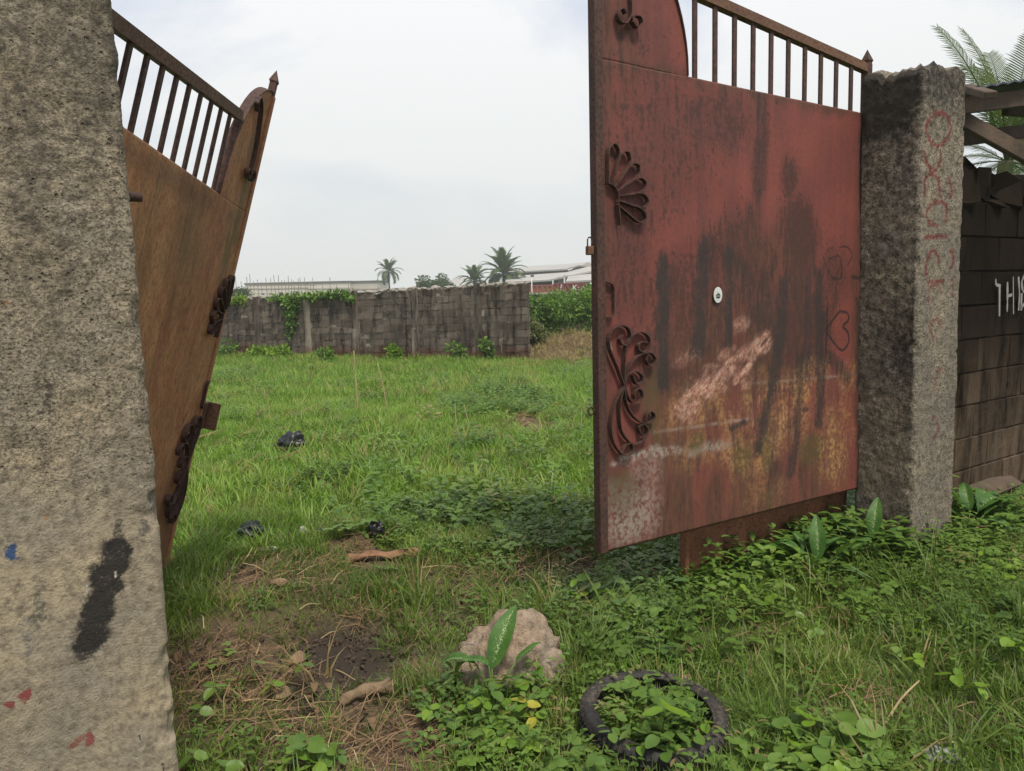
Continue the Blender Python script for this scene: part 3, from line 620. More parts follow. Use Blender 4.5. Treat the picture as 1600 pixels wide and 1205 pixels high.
# ------------------------------------------------------------------ block walls
def blk_mesh(name, w, h, d, seed, rough=.004):
    """a hand-laid sandcrete block: 12 to 20 triangles, uneven corners, front at y=0 facing -y"""
    r = np.random.default_rng(seed); bm = bmesh.new(); bbox(bm, (0, d / 2, 0), (w, d, h))
    fr = [e for e in bm.edges if all(v.co.y < 1e-4 for v in e.verts)]
    bmesh.ops.bevel(bm, geom=fr, offset=min(.012, h * .08), segments=1, affect='EDGES')
    for v in bm.verts: v.co += Vector(r.normal(0, rough, 3))
    return from_bm(name, bm)
def wall_mat(name, a, b, mort=None, lich=.5, red=True, pale=(.27, .25, .22), mold_shade=.0):
    m = M(name); p = m.pos(); r = m.rand(); z = m.n('SeparateXYZ', {0: p}).outputs[2]
    n1 = m.noise(1.4, 5, p); n2 = m.noise(14, 6, p, .7); n3 = m.noise(50, 4, p); nv = m.noise(6, 5, m.map(p, (1, 1, .15)), .65)
    c = m.mix(m.rng(n2, .35, .65), a, b); c = m.mix(m.math('MULTIPLY', r, .8), c, tuple(x * 1.8 for x in a))
    c = m.mix(m.rng(nv, .45, .65), c, tuple(x * .45 for x in b))
    lf = m.math('MULTIPLY', m.rng(m.math('ADD', m.math('MULTIPLY', n1, .6), m.math('MULTIPLY', n3, .4)), .5, .6), m.rng(n2, .45, .6))
    c = m.mix(m.math('MULTIPLY', lf, lich), c, pale)
    if red:
        zz = m.math('ADD', z, m.math('MULTIPLY', m.math('SUBTRACT', n1, .5), .7)); c = m.mix(m.math('MULTIPLY', m.rng(zz, -.05, -.45), .75), c, (.11, .04, .022))
    if mold_shade: c = m.mix(m.math('MULTIPLY', m.rng(m.math('ADD', z, m.math('MULTIPLY', n1, .6)), .75, 1.6), mold_shade), c, (.009, .007, .0053))  # black mould plus the lean-to's shade, painted in darker towards the top
    nr = m.bump(n2, .7, .015, m.bump(n3, .5, .005))
    return m.done(m.bsdf(c, .97, nr, .15 if not mold_shade else .03))
W_FAR = wall_mat('old_block', (.1, .079, .062), (.05, .039, .031), lich=.45)
W_FARM = wall_mat('old_mortar', (.2, .17, .135), (.07, .055, .044), lich=.7)
W_COPE = plain('broken_coping', (.42, .38, .33), .95, .6, 7, .5)
W_R = wall_mat('mold_shade_block', (.085, .06, .042), (.035, .025, .017), lich=.3, red=False, pale=(.16, .13, .1), mold_shade=.92)

def far_wall():
    A = np.array([at_depth(826, 500, 21.5)[0], 21.5]); B = np.array([-12.6, 26.9]); Ln = np.linalg.norm(B - A); dr = (B - A) / Ln; nrm = np.array([dr[1], -dr[0]])
    if nrm[1] > 0: nrm = -nrm
    rz = math.atan2(-dr[1], -dr[0])
    zb = lambda t: -.44 - .17 * t / Ln
    zt = lambda t: 1.75 - .40 * t / Ln
    root = empty('block_wall', (A[0], A[1], zb(0)), (0, 0, rz), 'weathered grey block wall across the far side of the grassy plot', 'wall')
    Rw = lambda t, off, z: Vector((-t, -off, z - zb(0)))
    # mortar core, slightly behind the block faces
    bm = bmesh.new(); ts = np.linspace(.05, Ln, 60); rows = []
    for t in ts:
        rows.append([bm.verts.new(Rw(t, o, z)) for o, z in ((.0, zb(t) - .25), (.0, zt(t)), (-.2, zt(t)), (-.2, zb(t) - .25))])
    for a, b in zip(rows, rows[1:]):
        for k in range(4): bm.faces.new((a[k], a[(k + 1) % 4], b[(k + 1) % 4], b[k]))
    bm.faces.new(rows[0]); bm.faces.new(rows[-1][::-1])
    link('mortar_core', from_bm('mortar_core', bm), W_FARM, root)
    cols = [at_depth(px, 500, 1) for px in (748, 650, 556, 481, 402)]
    tc_ = []
    for c in cols:
        k = c[0] / c[1]  # ray x = k*y
        t = (A[0] - k * A[1]) / (k * dr[1] - dr[0]); tc_.append(t)
    rng = np.random.default_rng(5)
    bms = [blk_mesh('block', 1, 1, .16, k, .012) for k in range(7)]
    NC = 10
    for row in range(NC):
        t = .02 - (rng.random() * .2 if row % 2 else 0)
        while t < Ln - .1:
            w = .46 if rng.random() < .75 else .24
            t2 = min(t + w, Ln); tm = max(t, .0)
            for c in tc_:
                if tm < c < t2 and c - tm < .2: tm = c + .13
            if t2 - tm > .1:
                mid = (tm + t2) / 2; h = (zt(mid) - zb(mid)) / NC; zc = zb(mid) + h * (row + .5)
                link('block', bms[rng.integers(7)], W_FAR, root, Rw(mid, .012 + .01 * rng.random(), zc), (rng.normal(0, .006), rng.normal(0, .012), rng.normal(0, .01)), (t2 - tm - .022, 1, h - .024))
            t = t2
    for i, t in enumerate(tc_):
        h = zt(t) - zb(t) + .06 + .04 * rng.random()
        link('pilaster', blk_mesh('pilaster', .21, h + .2, .1, 40 + i, .008), W_FARM if i % 2 else W_FAR, root, Rw(t, .05, zb(t) - .2 + (h + .2) / 2), (0, rng.normal(0, .006), 0))
        if i in (1, 2, 3): link('broken_render', blk_mesh('broken_render', .12, .9, .02, 60 + i, .02), W_FARM, root, Rw(t + .06, .062, zb(t) + .5), (0, .03, 0))
    # ragged pale coping made of broken lumps
    t = 0.0; lumps = [from_lump(k) for k in range(6)]
    while t < Ln - .2:
        w = rng.uniform(.24, .46)
        link('coping_lump', lumps[rng.integers(6)], W_COPE, root, Rw(t + w / 2, -.08, zt(t) + .015), (rng.normal(0, .08), rng.normal(0, .12), rng.normal(0, .15)), (w * .52, .12, rng.uniform(.05, .1)))
        t += w
    return A, dr, nrm, zb, zt, tc_, Ln, Rw
def from_lump(k):
    bm = bmesh.new(); bmesh.ops.create_icosphere(bm, subdivisions=2, radius=1)
    co = np.array([v.co[:] for v in bm.verts]); d = .45 * fbm(co * 1.7 + k * 7, 3, k)
    for v, q in zip(bm.verts, d): v.co *= 1 + q
    return from_bm('lump', bm)
FW = far_wall()
def wall_pt(px, off=.0):
    """ground-plan point on the far wall seen at this column"""
    A, dr, nrm = FW[:3]; r = ray(px, 500); k = r[0] / r[1]; t = (A[0] - k * A[1]) / (k * dr[1] - dr[0]); p = A + dr * t + nrm * off; return p, t

def right_wall():
    P0 = KR + UG * .5 - NR * .36; root = empty('block_wall', (P0[0], P0[1], 0), (0, 0, math.atan2(UG[1], UG[0])), 'block wall dark with mould and coloured-in shade, with white painted letters beside the mouldy pillar', 'wall')
    rng = np.random.default_rng(9); bms = [blk_mesh('block', 1, 1, .16, 70 + k, .006) for k in range(6)]
    Ln = 3.6; H = 2.124
    link('mortar_core', box_me('mortar_core', (Ln, .2, H + .15), 0, (Ln / 2, .12, H / 2 - .07)), W_R, root)
    for row in range(9):
        t = -.25 * (row % 2)
        while t < Ln:
            w = .47; a = max(t, 0); b = min(t + w, Ln)
            if b - a > .08: link('block', bms[rng.integers(6)], W_R, root, ((a + b) / 2, .005 + .006 * rng.random(), .118 + row * .236), (0, 0, rng.normal(0, .004)), (b - a - .012, 1, .224))
            t += w
    # the broken top: standing block webs, jagged
    t = 0
    for i in range(13):
        w = rng.uniform(.14, .34); h = [.3, .33, .27, .24, .06, .2, .02, .17, .05, .12, .2, .1, .2][i]
        me = blk_mesh('broken_block', w * .95, h, .17, 90 + i, .045); link('broken_block', me, W_R, root, (t + w / 2, .03, H + h / 2 - .005), (0, rng.normal(0, .04), 0)); t += w
        if i in (3, 5, 8): link('broken_web', blk_mesh('broken_web', .3, .13, .06, 120 + i, .03), W_COPE, root, (t, .2, H + .13))
    # letters THIS, thick white brush strokes with drips
    W_PT = plain('white_brush_paint', (.3, .29, .27), .8, .3, 30)
    O = P0 + NR * .012
    def wuv(px, py): h = plane_hit(px, py, O, NR); return np.array([(h - P0) @ UG, h[2]])
    def q4(*p): return [(1490 + a / 4.464, 250 + b / 4.464) for a, b in p]
    strokes = [q4((290, 830), (292, 870)), q4((292, 870), (325, 880)), q4((317, 880), (316, 1090)), q4((372, 850), (372, 960), (370, 1060)), q4((372, 950), (405, 940)), q4((412, 815), (414, 1075)), q4((449, 815), (455, 930), (450, 1050)), q4((492, 805), (472, 850), (480, 910), (500, 940), (490, 1000), (465, 1030)), q4((470, 930), (468, 1050))]
    for st in strokes:
        P = np.array([wuv(*p) for p in st]); bm = bmesh.new(); prev = None
        P = catmull(P, 4) if len(P) > 2 else P
        for i, p in enumerate(P):
            d = P[min(i + 1, len(P) - 1)] - P[max(i - 1, 0)]; d /= max(np.linalg.norm(d), 1e-9); w = .011 * (1 + .3 * rng.normal()); n = np.array([-d[1], d[0]]) * max(w, .006)
            cur = [bm.verts.new((*(p + n)[:1], -.016, (p + n)[1])), bm.verts.new((*(p - n)[:1], -.016, (p - n)[1]))]
            if prev: bm.faces.new((prev[0], prev[1], cur[1], cur[0]))
            prev = cur
        link('painted_letter', from_bm('painted_letter', bm, fix=False), W_PT, root)
    return P0
PW = right_wall()
p = PW + UG * 1.1 + NR * .12
o = link('plank', blk_mesh('plank', .9, .03, .14, 3, .006), WOOD, None, (p[0], p[1], float(gz(p[0], p[1])) + .06), (.5, .04, math.atan2(UG[1], UG[0]) + .1)); setp(o, 'old grey plank lying in weeds at the foot of the blackened wall', 'plank')

# lean-to shed above the right wall
def shed():
    root = empty('lean_to_shed', (float(PW[0]), float(PW[1]), 0), (0, 0, 0), 'open timber lean-to roof with dark metal sheet rising behind the blackened wall', 'shed')
    D = 6.0
    def pt(px, py, Y): return Vector(at_depth(px, py, Y)) - root.location
    WB = WOOD; WL_ = plain('pale_timber', (.42, .3, .16), .8, .3, 6, .3); MET = plain('dark_sheet_metal', (.06, .065, .075), .45, .3, 3, spec=.5, metal=.3)
    def beam(nm, a, b, w, h, mt, up=(0, 0, 1)):
        bm = bmesh.new(); bar_between(bm, a, b, w, h, up); bmesh.ops.bevel(bm, geom=list(bm.edges), offset=.006, segments=1, affect='EDGES'); link(nm, from_bm(nm, bm), mt, root)
    beam('purlin', pt(1490, 167, 5.5), pt(1700, 141, 6.1), .06, .12, WB)
    beam('rafter', pt(1508, 137, 5.6), pt(1548, 149, 5.2), .08, .05, WB)
    beam('brace', pt(1490, 180, 5.6), pt(1690, 292, 5.9), .06, .11, WB)
    beam('rail', pt(1470, 222, 6.6), pt(1720, 190, 7.4), .05, .12, WB)
    beam('batten', pt(1560, 224, 6.9), pt(1720, 216, 7.4), .05, .07, WL_)
    beam('inner_rafter', pt(1570, 170, 6.2), pt(1720, 182, 6.6), .06, .1, WB)
    a, b = pt(1530, 135, 5.4), pt(1760, 99, 6.2); d = (b - a); q = Vector((-.5, 2.6, .0))
    bm = bmesh.new(); n = 28; pr_ = None
    for i in range(n + 1):
        f = i / n; z = .014 * math.sin(i * math.pi / 1.0 * 1.0 + .5) 
        c = [bm.verts.new(a + d * f + Vector((0, 0, z))), bm.verts.new(a + d * f + q + Vector((0, 0, z)))]
        if pr_: bm.faces.new((pr_[0], c[0], c[1], pr_[1]))
        pr_ = c
    s = link('roof_sheet', from_bm('roof_sheet', bm), MET, root); md = s.modifiers.new('thickness', 'SOLIDIFY'); md.thickness = .012
    for x, y in ((1.9, .75), (2.5, 1.9)):
        p = Vector((x, y, 0)); link('post', box_me('post', (.1, .1, 3.1), .006, (0, 0, 1.5)), WB, root, p)
shed()

# ------------------------------------------------------------------ plants: builders
def leaf_shape(bm, base, d, up, L_, w, droop=.3, n=4, fold=.15, prof=None):
    """a leaf blade of n segments from base along d; returns nothing"""
    base = Vector(base); d = Vector(d).normalized(); up = Vector(up); s = d.cross(up)
    if s.length < 1e-4: s = d.cross(Vector((1, .2, 0)))
    s.normalize(); u = s.cross(d).normalized(); p = base.copy(); cur = d.copy(); prev = None
    for i in range(n + 1):
        f = i / n; ww = w * (prof(f) if prof else math.sin(math.pi * min(1, .08 + f * .92)) ** .8)
        u2 = s.cross(cur).normalized()
        if i == n: c = [bm.verts.new(p)]
        else: c = [bm.verts.new(p - s * ww + u2 * fold * ww), bm.verts.new(p), bm.verts.new(p + s * ww + u2 * fold * ww)]
        if prev:
            if len(c) == 3:
                bm.faces.new((prev[0], prev[1], c[1], c[0])); bm.faces.new((prev[1], prev[2], c[2], c[1]))
            else:
                bm.faces.new((prev[0], prev[1], c[0])); bm.faces.new((prev[1], prev[2], c[0]))
        prev = c; p = p + cur * (L_ / n); cur = (cur - Vector((0, 0, droop / n * 1.6))).normalized()
def blade(bm, x, y, az, L_, w, lean, bend, n=3):
    d = Vector((math.cos(az) * lean, math.sin(az) * lean, 1)).normalized(); s = Vector((-math.sin(az), math.cos(az), 0)); tw = random.uniform(-.8, .8)
    s = (s * math.cos(tw) + Vector((math.cos(az), math.sin(az), 0)) * math.sin(tw)); p = Vector((x, y, -.01)); prev = None
    for i in range(n + 1):
        f = i / n; ww = w * (1 - f) ** .6
        c = [bm.verts.new(p)] if i == n else [bm.verts.new(p - s * ww), bm.verts.new(p + s * ww)]
        if prev: bm.faces.new((prev[0], prev[1], *c[::-1]) if len(c) == 2 else (prev[0], prev[1], c[0]))
        prev = c; p = p + d * (L_ / n); d = (d + Vector((math.cos(az), math.sin(az), 0)) * bend / n - Vector((0, 0, bend * .55 / n))).normalized()
HID = bpy.data.collections.new('scatter_sources')
def proto(name, bm, mat):
    me = from_bm(name, bm, fix=False); me.materials.append(mat); o = bpy.data.objects.new(name, me); return o
def grass_tuft(name, mat, n, L0, L1, w, spread, bend):
    bm = bmesh.new()
    for i in range(n):
        a = random.uniform(0, 6.28); r = spread * math.sqrt(random.random()); blade(bm, r * math.cos(a), r * math.sin(a), a + random.uniform(-1, 1), random.uniform(L0, L1), w * random.uniform(.6, 1.2), random.uniform(.05, .7), random.uniform(.3, bend))
    return proto(name, bm, mat)
def weed(name, mat, stems, H, lw, ll_, n, spread):
    bm = bmesh.new()
    for k in range(stems):
        a = random.uniform(0, 6.28); r = spread * math.sqrt(random.random()); x, y = r * math.cos(a), r * math.sin(a); lean = Vector((math.cos(a), math.sin(a), 0)) * random.uniform(.2, 1.0); h = H * random.uniform(.5, 1)
        for j in range(n):
            f = (j + 1) / n; p = Vector((x, y, 0)) + lean * h * f * .7 + Vector((0, 0, h * f)); a2 = j * 2.4 + k
            leaf_shape(bm, p, (math.cos(a2), math.sin(a2), .25), (0, 0, 1), ll_ * random.uniform(.7, 1.2), lw * random.uniform(.7, 1.2), .5, 3)
    return proto(name, bm, mat)
def mat_rounds(name, mat, n, spread, ll_, lw, H):
    bm = bmesh.new()
    for k in range(n):
        a = random.uniform(0, 6.28); r = spread * math.sqrt(random.random()); c = Vector((r * math.cos(a), r * math.sin(a), random.uniform(.2, 1) * H))
        for j in range(3):
            a2 = a + j * 2.1 + random.uniform(-.2, .2); leaf_shape(bm, c, (math.cos(a2), math.sin(a2), random.uniform(-.1, .4)), (0, 0, 1), ll_ * random.uniform(.8, 1.2), lw, .4, 3, .1, lambda f: (math.sin(math.pi * min(1, .12 + f * .86)) ** .6))
    return proto(name, bm, mat)
def straw_bits(name, mat, n, spread, L0, L1, w):
    bm = bmesh.new()
    for k in range(n):
        a = random.uniform(0, 6.28); r = spread * math.sqrt(random.random()); p = Vector((r * math.cos(a), r * math.sin(a), random.uniform(.004, .03))); b = random.uniform(0, 6.28); l = random.uniform(L0, L1)
        q = p + Vector((math.cos(b) * l, math.sin(b) * l, random.uniform(-.02, .04))); mid = (p + q) / 2 + Vector((random.uniform(-.1, .1) * l, random.uniform(-.1, .1) * l, random.uniform(0, .015)))
        s = Vector((-math.sin(b), math.cos(b), .5)) * w * random.uniform(.5, 1.4)
        vs = [bm.verts.new(v) for v in (p - s, p + s, mid + s, mid - s, q + s * .5, q - s * .5)]
        bm.faces.new((vs[0], vs[1], vs[2], vs[3])); bm.faces.new((vs[3], vs[2], vs[4], vs[5]))
    return proto(name, bm, mat)
def scatter(name, protos, pts, rot, scl, idx):
    col = bpy.data.collections.new(name + '_sources')
    for i, o in enumerate(protos): o.name = 'source_%02d' % i + name; col.objects.link(o)
    me = bpy.data.meshes.new(name); me.from_pydata(np.asarray(pts).tolist(), [], []); me.update()
    a = me.attributes.new('rot', 'FLOAT_VECTOR', 'POINT'); a.data.foreach_set('vector', np.asarray(rot, np.float32).ravel())
    a = me.attributes.new('siz', 'FLOAT', 'POINT'); a.data.foreach_set('value', np.asarray(scl, np.float32))
    a = me.attributes.new('pick', 'INT', 'POINT'); a.data.foreach_set('value', np.asarray(idx, np.int32))
    o = bpy.data.objects.new(name, me); COL.objects.link(o); o['kind'] = 'stuff'
    g = bpy.data.node_groups.new(name, 'GeometryNodeTree'); g.interface.new_socket('Geometry', in_out='INPUT', socket_type='NodeSocketGeometry'); g.interface.new_socket('Geometry', in_out='OUTPUT', socket_type='NodeSocketGeometry')
    N = g.nodes.new; gi, go = N('NodeGroupInput'), N('NodeGroupOutput'); ip = N('GeometryNodeInstanceOnPoints'); ci = N('GeometryNodeCollectionInfo')
    ci.inputs[0].default_value = col; ci.inputs['Separate Children'].default_value = True; ci.inputs['Reset Children'].default_value = True
    def na(nm, ty):
        n = N('GeometryNodeInputNamedAttribute'); n.data_type = ty; n.inputs[0].default_value = nm; return n.outputs[0]
    er = N('FunctionNodeEulerToRotation'); K = g.links.new
    K(gi.outputs[0], ip.inputs['Points']); K(ci.outputs[0], ip.inputs['Instance']); ip.inputs['Pick Instance'].default_value = True
    K(na('pick', 'INT'), ip.inputs['Instance Index']); K(na('rot', 'FLOAT_VECTOR'), er.inputs[0]); K(er.outputs[0], ip.inputs['Rotation']); K(na('siz', 'FLOAT'), ip.inputs['Scale']); K(ip.outputs[0], go.inputs[0])
    md = o.modifiers.new('scatter', 'NODES'); md.node_group = g
    return o
def sample(n, x0, x1, y0, y1, fan=None):
    y = RNG.uniform(y0, y1, n) if fan is None else np.sqrt(RNG.uniform(y0 ** 2, y1 ** 2, n))
    if fan is None: x = RNG.uniform(x0, x1, n)
    else: x = RNG.uniform(fan[0], fan[1], n) * y + RNG.uniform(-.5, .5, n)
    return x, y
KLXY = KL[:2]
TY = gp(1021, 1137)[:2]; BAGS = [(gp(460, 706)[:2], .2), (gp(394, 841)[:2], .11), (gp(588, 842)[:2], .07), (gp(600, 876)[:2], .14), (gp(474, 838)[:2], .06), (gp(572, 1092)[:2], .08)]
def keep_out(x, y):
    """inside pillars, right wall, the rock"""
    P = np.stack([x, y], -1); bad = np.zeros(len(x), bool)
    for K, w0, w1, d in ((KR[:2], -.02, .48, .52), (KLXY, -.58, .03, .48)):
        r = P - K; u = r @ UG[:2]; v = -(r @ NR[:2]); bad |= (u > w0) & (u < w1) & (v > -.02) & (v < d)
    r = P - PW[:2]; u = r @ UG[:2]; v = -(r @ NR[:2]); bad |= (u > -.05) & (v > -.03)& (v < 3.5)
    bad |= np.hypot((x + .04) / .3, (y - 3.05) / .2) < 1
    rr = np.hypot(x - TY[0], y - TY[1]); bad |= (rr > .14) & (rr < .285)
    for q, r in BAGS: bad |= np.hypot(x - q[0], (y - q[1] + r * .5) * .7) < r
    return bad
CREEP = [(760, 820, 190, 55, 1), (790, 640, 85, 32, .9), (1040, 940, 190, 80, .8), (1250, 860, 180, 70, .8), (770, 1130, 110, 80, 1), (1020, 1132, 95, 50, 1), (1000, 1010, 130, 40, .6), (1450, 900, 200, 70, .5), (470, 1170, 110, 50, .8), (900, 1190, 60, 40, .9), (1130, 1200, 200, 30, .7), (560, 565, 60, 12, .8), (370, 580, 40, 25, .9), (300, 1130, 30, 60, .5), (430, 940, 40, 20, .6), (1330, 1180, 120, 40, .6), (1500, 960, 140, 60, .4), (560, 760, 140, 50, .45)]
LONGG = [(300, 950, 60, 60, 1), (420, 970, 20, 30, .5), (900, 1000, 90, 60, .9), (560, 740, 160, 60, .9), (1330, 950, 140, 60, .8), (560, 690, 140, 40, .7), (880, 720, 60, 60, .7), (900, 600, 60, 60, .6), (310, 1130, 40, 60, .8), (820, 1020, 100, 30, .7), (1500, 1010, 140, 50, .8), (580, 940, 60, 25, .7), (620, 960, 50, 30, .6), (780, 760, 100, 20, .4), (1240, 990, 60, 40, .6), (1400, 1190, 140, 30, .7)]
def place(name, protos, n, dom, prob, smin, smax, tilt=.15, sink=0, clear=True):
    x, y = sample(n, *dom); d, w, px = dirt_at(x, y); ok = RNG.random(n) < prob(x, y, sstep(.08, .95, d), w, px)
    if clear: ok &= ~keep_out(x, y)
    A, dr, nrm = FW[:3]; ok &= ((np.stack([x, y], -1) - A) @ nrm > .1) | (x > A[0] + .05)
    x, y = x[ok], y[ok]; k = len(x)
    rot = np.stack([RNG.normal(0, tilt, k), RNG.normal(0, tilt, k), RNG.uniform(0, 6.28, k)], -1)
    return scatter(name, protos, np.stack([x, y, gz(x, y) - sink], -1), rot, RNG.uniform(smin, smax, k), RNG.integers(0, len(protos), k)), k

# ------------------------------------------------------------------ ground cover (nobody could count it)
def smooth_noise(x, y, s, seed): return fbm(xy3(x, y, s), 3, seed)
def P_short(x, y, d, w, px):
    near = sstep(6.5, 3.5, y); return np.clip((1 - .97 * d) * (.75 + .5 * smooth_noise(x, y, 1.2, 41)) * (1 - .35 * near), 0, 1) * np.where(w > .3, .25, 1)
def P_long(x, y, d, w, px): return np.clip(zone(px, LONGG) * .9 + .10 + .25 * smooth_noise(x, y, .9, 43), 0, 1) * (1 - .92 * d)
def P_creep(x, y, d, w, px): return np.clip(zone(px, CREEP) * .8 + .06 * (px[..., 0] > 640) + .015 + .08 * smooth_noise(x, y, 1.5, 45), 0, 1) * (1 - .95 * d)
def P_straw(x, y, d, w, px): return np.clip(d * (1 - .75 * w) * (.75 + .6 * smooth_noise(x, y, 2.2, 47)) + .035, 0, 1)
random.seed(11)
FAN = (-.66, .5)
tufts = [grass_tuft('t', G_FIELD, 16, .06, .17, .0045, .08, 1.4) for _ in range(5)]
place('field_grass', tufts, 26000, (0, 0, 4.2, 13, FAN), P_short, .6, 1.15)
tufts = [grass_tuft('t', G_FIELD, 18, .1, .24, .008, .15, 1.4) for _ in range(5)]
place('far_grass', tufts, 26000, (0, 0, 12.5, 30, (-.62, .42)), P_short, .65, 1.2)
tufts = [grass_tuft('t', G_FIELD, 11, .16, .38, .0075, .09, 1.7) for _ in range(5)]
place('tall_grass', tufts, 8000, (0, 0, 4.2, 20, FAN), P_long, .55, 1.0)
tufts = [grass_tuft('t', G_NEAR, 24, .04, .11, .0026, .06, 1.6) for _ in range(4)] + [grass_tuft('t', G_FIELD, 20, .04, .1, .0024, .06, 1.6) for _ in range(2)]
place('dirt_sprouts', tufts, 5200, (-2.0, 1.5, 2.0, 5.2), lambda x, y, d, w, px: .62 * d * (1 - w) * (.6 + smooth_noise(x, y, 2.5, 66)), .4, .9)
tufts = [grass_tuft('t', G_NEAR, 24, .04, .11, .0026, .06, 1.6) for _ in range(4)] + [grass_tuft('t', G_FIELD, 20, .04, .1, .0024, .06, 1.6) for _ in range(2)]
place('near_grass', tufts, 24000, (-2.6, 4.6, 2.0, 5.2), P_short, .7, 1.5)
tufts = [grass_tuft('t', G_NEAR, 9, .12, .3, .0045, .05, 1.8) for _ in range(5)]
place('long_grass', tufts, 2800, (-2.4, 4.6, 2.0, 5.0), P_long, .6, 1.25)
cr1 = [weed('w', L_DARK, 9, .1, .007, .03, 5, .1) for _ in range(4)] + [weed('w', G_NEAR, 6, .09, .006, .045, 5, .08) for _ in range(2)]
place('creeping_weeds', cr1, 5200, (-2.5, 4.6, 2.0, 5.4), P_creep, .7, 1.4)
cr2 = [mat_rounds('r', L_DARK, 9, .1, .03, .014, .07) for _ in range(3)] + [mat_rounds('r', L_LIGHT, 5, .08, .028, .013, .07)]
place('clover_weeds', cr2, 2000, (-2.5, 4.6, 2.0, 5.4), P_creep, .7, 1.5)
cr3 = [weed('w', L_DARK, 7, .22, .018, .075, 6, .18) for _ in range(3)] + [weed('w', L_BUSH, 6, .2, .014, .07, 5, .16) for _ in range(2)]
place('field_weeds', cr3, 5200, (0, 0, 4.6, 20, FAN), lambda x, y, d, w, px: P_creep(x, y, d, w, px) * .9 + .05, .6, 1.3)
place('gate_weeds', cr3, 900, (.9, 3.4, 3.5, 5.0), lambda x, y, d, w, px: zone(px, [(1260, 850, 130, 55, 1), (1130, 900, 60, 30, .5), (1420, 850, 80, 25, .6), (1540, 810, 60, 30, .6)]), .6, 1.15)
st1 = [straw_bits('s', STRAW, 18, .14, .03, .14, .0014) for _ in range(5)] + [straw_bits('s', STRAWP, 3, .14, .06, .2, .0016)]
place('dry_straw', st1, 3600, (-2.4, 4.4, 2.0, 6.6), P_straw, .6, 1.4, .08)
DRYG = plain('dry_grass', (.36, .28, .12), .8, .4, 4, col2=(.24, .19, .08))
dg = [grass_tuft('t', DRYG, 12, .12, .32, .0045, .12, 1.6) for _ in range(3)]
place('dry_grass', dg, 5200, (0, 0, 4.2, 24, FAN), lambda x, y, d, w, px: np.clip(.06 + 1.5 * (smooth_noise(x, y, .55, 91) - .3), 0, .8), .6, 1.2)
dg = [grass_tuft('t', DRYG, 14, .1, .3, .007, .2, 1.8) for _ in range(3)]
place('bank_straw', dg, 1000, (.4, 4.8, 20.5, 27), lambda x, y, d, w, px: np.clip(d, .15, .85), .6, 1.3, .5)
st2 = [straw_bits('s', STRAW, 18, .3, .1, .35, .004) for _ in range(4)]
place('straw_litter', st2, 5200, (0, 0, 6, 27, FAN), lambda x, y, d, w, px: np.clip(d + .05, 0, 1), .7, 1.4, .12)
deb = []
for k in range(4):
    bm = bmesh.new()
    for i in range(14):
        a = random.uniform(0, 6.28); r = .12 * math.sqrt(random.random()); s = random.uniform(.003, .009); t = len(bm.verts)
        rr = bmesh.ops.create_icosphere(bm, subdivisions=1, radius=s, matrix=Matrix.Translation((r * math.cos(a), r * math.sin(a), s * .3)))
        for v in rr['verts']: v.co += Vector((random.uniform(-1, 1), random.uniform(-1, 1), random.uniform(-1, 1))) * s * .4
    deb.append(proto('d', bm, plain('soil_crumbs', (.1, .07, .05), .95, .5, 20)))
place('soil_crumbs', deb, 1500, (-2.0, 3, 2.0, 5), lambda x, y, d, w, px: np.clip(d + w, 0, 1), .6, 1.6, .05)
dl = []
for k in range(3):
    bm = bmesh.new()
    for i in range(3):
        a = random.uniform(0, 6.28); r = .12 * math.sqrt(random.random()); leaf_shape(bm, (r * math.cos(a), r * math.sin(a), .012), (math.cos(a + 1), math.sin(a + 1), random.uniform(0, .3)), (0, 0, 1), random.uniform(.025, .055), random.uniform(.006, .013), .9, 4, .5)
    dl.append(proto('l', bm, plain('dead_leaf', (.22, .14, .075), .8, .5, 12)))
place('fallen_leaves', dl, 300, (-2.2, 4, 2.0, 5), lambda x, y, d, w, px: np.clip(d * .8 + .12, 0, 1), .6, 1.4, .1)

# ------------------------------------------------------------------ rock, tyre, log, litter
def blob_mesh(name, sub, r, sq, amp, fr, seed, ridged=False, flat=0.):
    bm = bmesh.new(); bmesh.ops.create_icosphere(bm, subdivisions=sub, radius=1)
    co = np.array([v.co[:] for v in bm.verts]); n = fbm(co * fr + seed, 4, seed)
    if ridged: n = 1 - 2 * np.abs(n)
    n2 = fbm(co * fr * 5 + seed, 3, seed + 4) * .13
    for v, a, b in zip(bm.verts, n, n2):
        v.co *= 1 + amp * a + amp * b; v.co = Vector((v.co.x * r[0], v.co.y * r[1], v.co.z * r[2]))
        if v.co.z < flat: v.co.z = flat + (v.co.z - flat) * .2
    return from_bm(name, bm, True)
def rock_mat():
    m = M('pale_rock'); p = m.obj(); n1 = m.noise(6, 5, p); n2 = m.noise(40, 6, p, .7); n3 = m.noise(120, 4, p); v = m.vor(55., p)
    c = m.mix(m.rng(n2, .38, .66), (.36, .27, .19), (.19, .135, .1)); c = m.mix(m.math('MULTIPLY', m.rng(n1, .45, .7), .6), c, (.42, .36, .29)); c = m.mix(m.math('MULTIPLY', m.rng(v, .25, .1), .5), c, (.13, .09, .07))
    c = m.mix(m.math('MULTIPLY', m.rng(m.noise(3, 3, p), .5, .68), .5), c, (.1, .1, .055))
    return m.done(m.bsdf(c, .92, m.bump(m.math('ADD', n2, m.math('MULTIPLY', n3, .5)), 1., .012), .2))
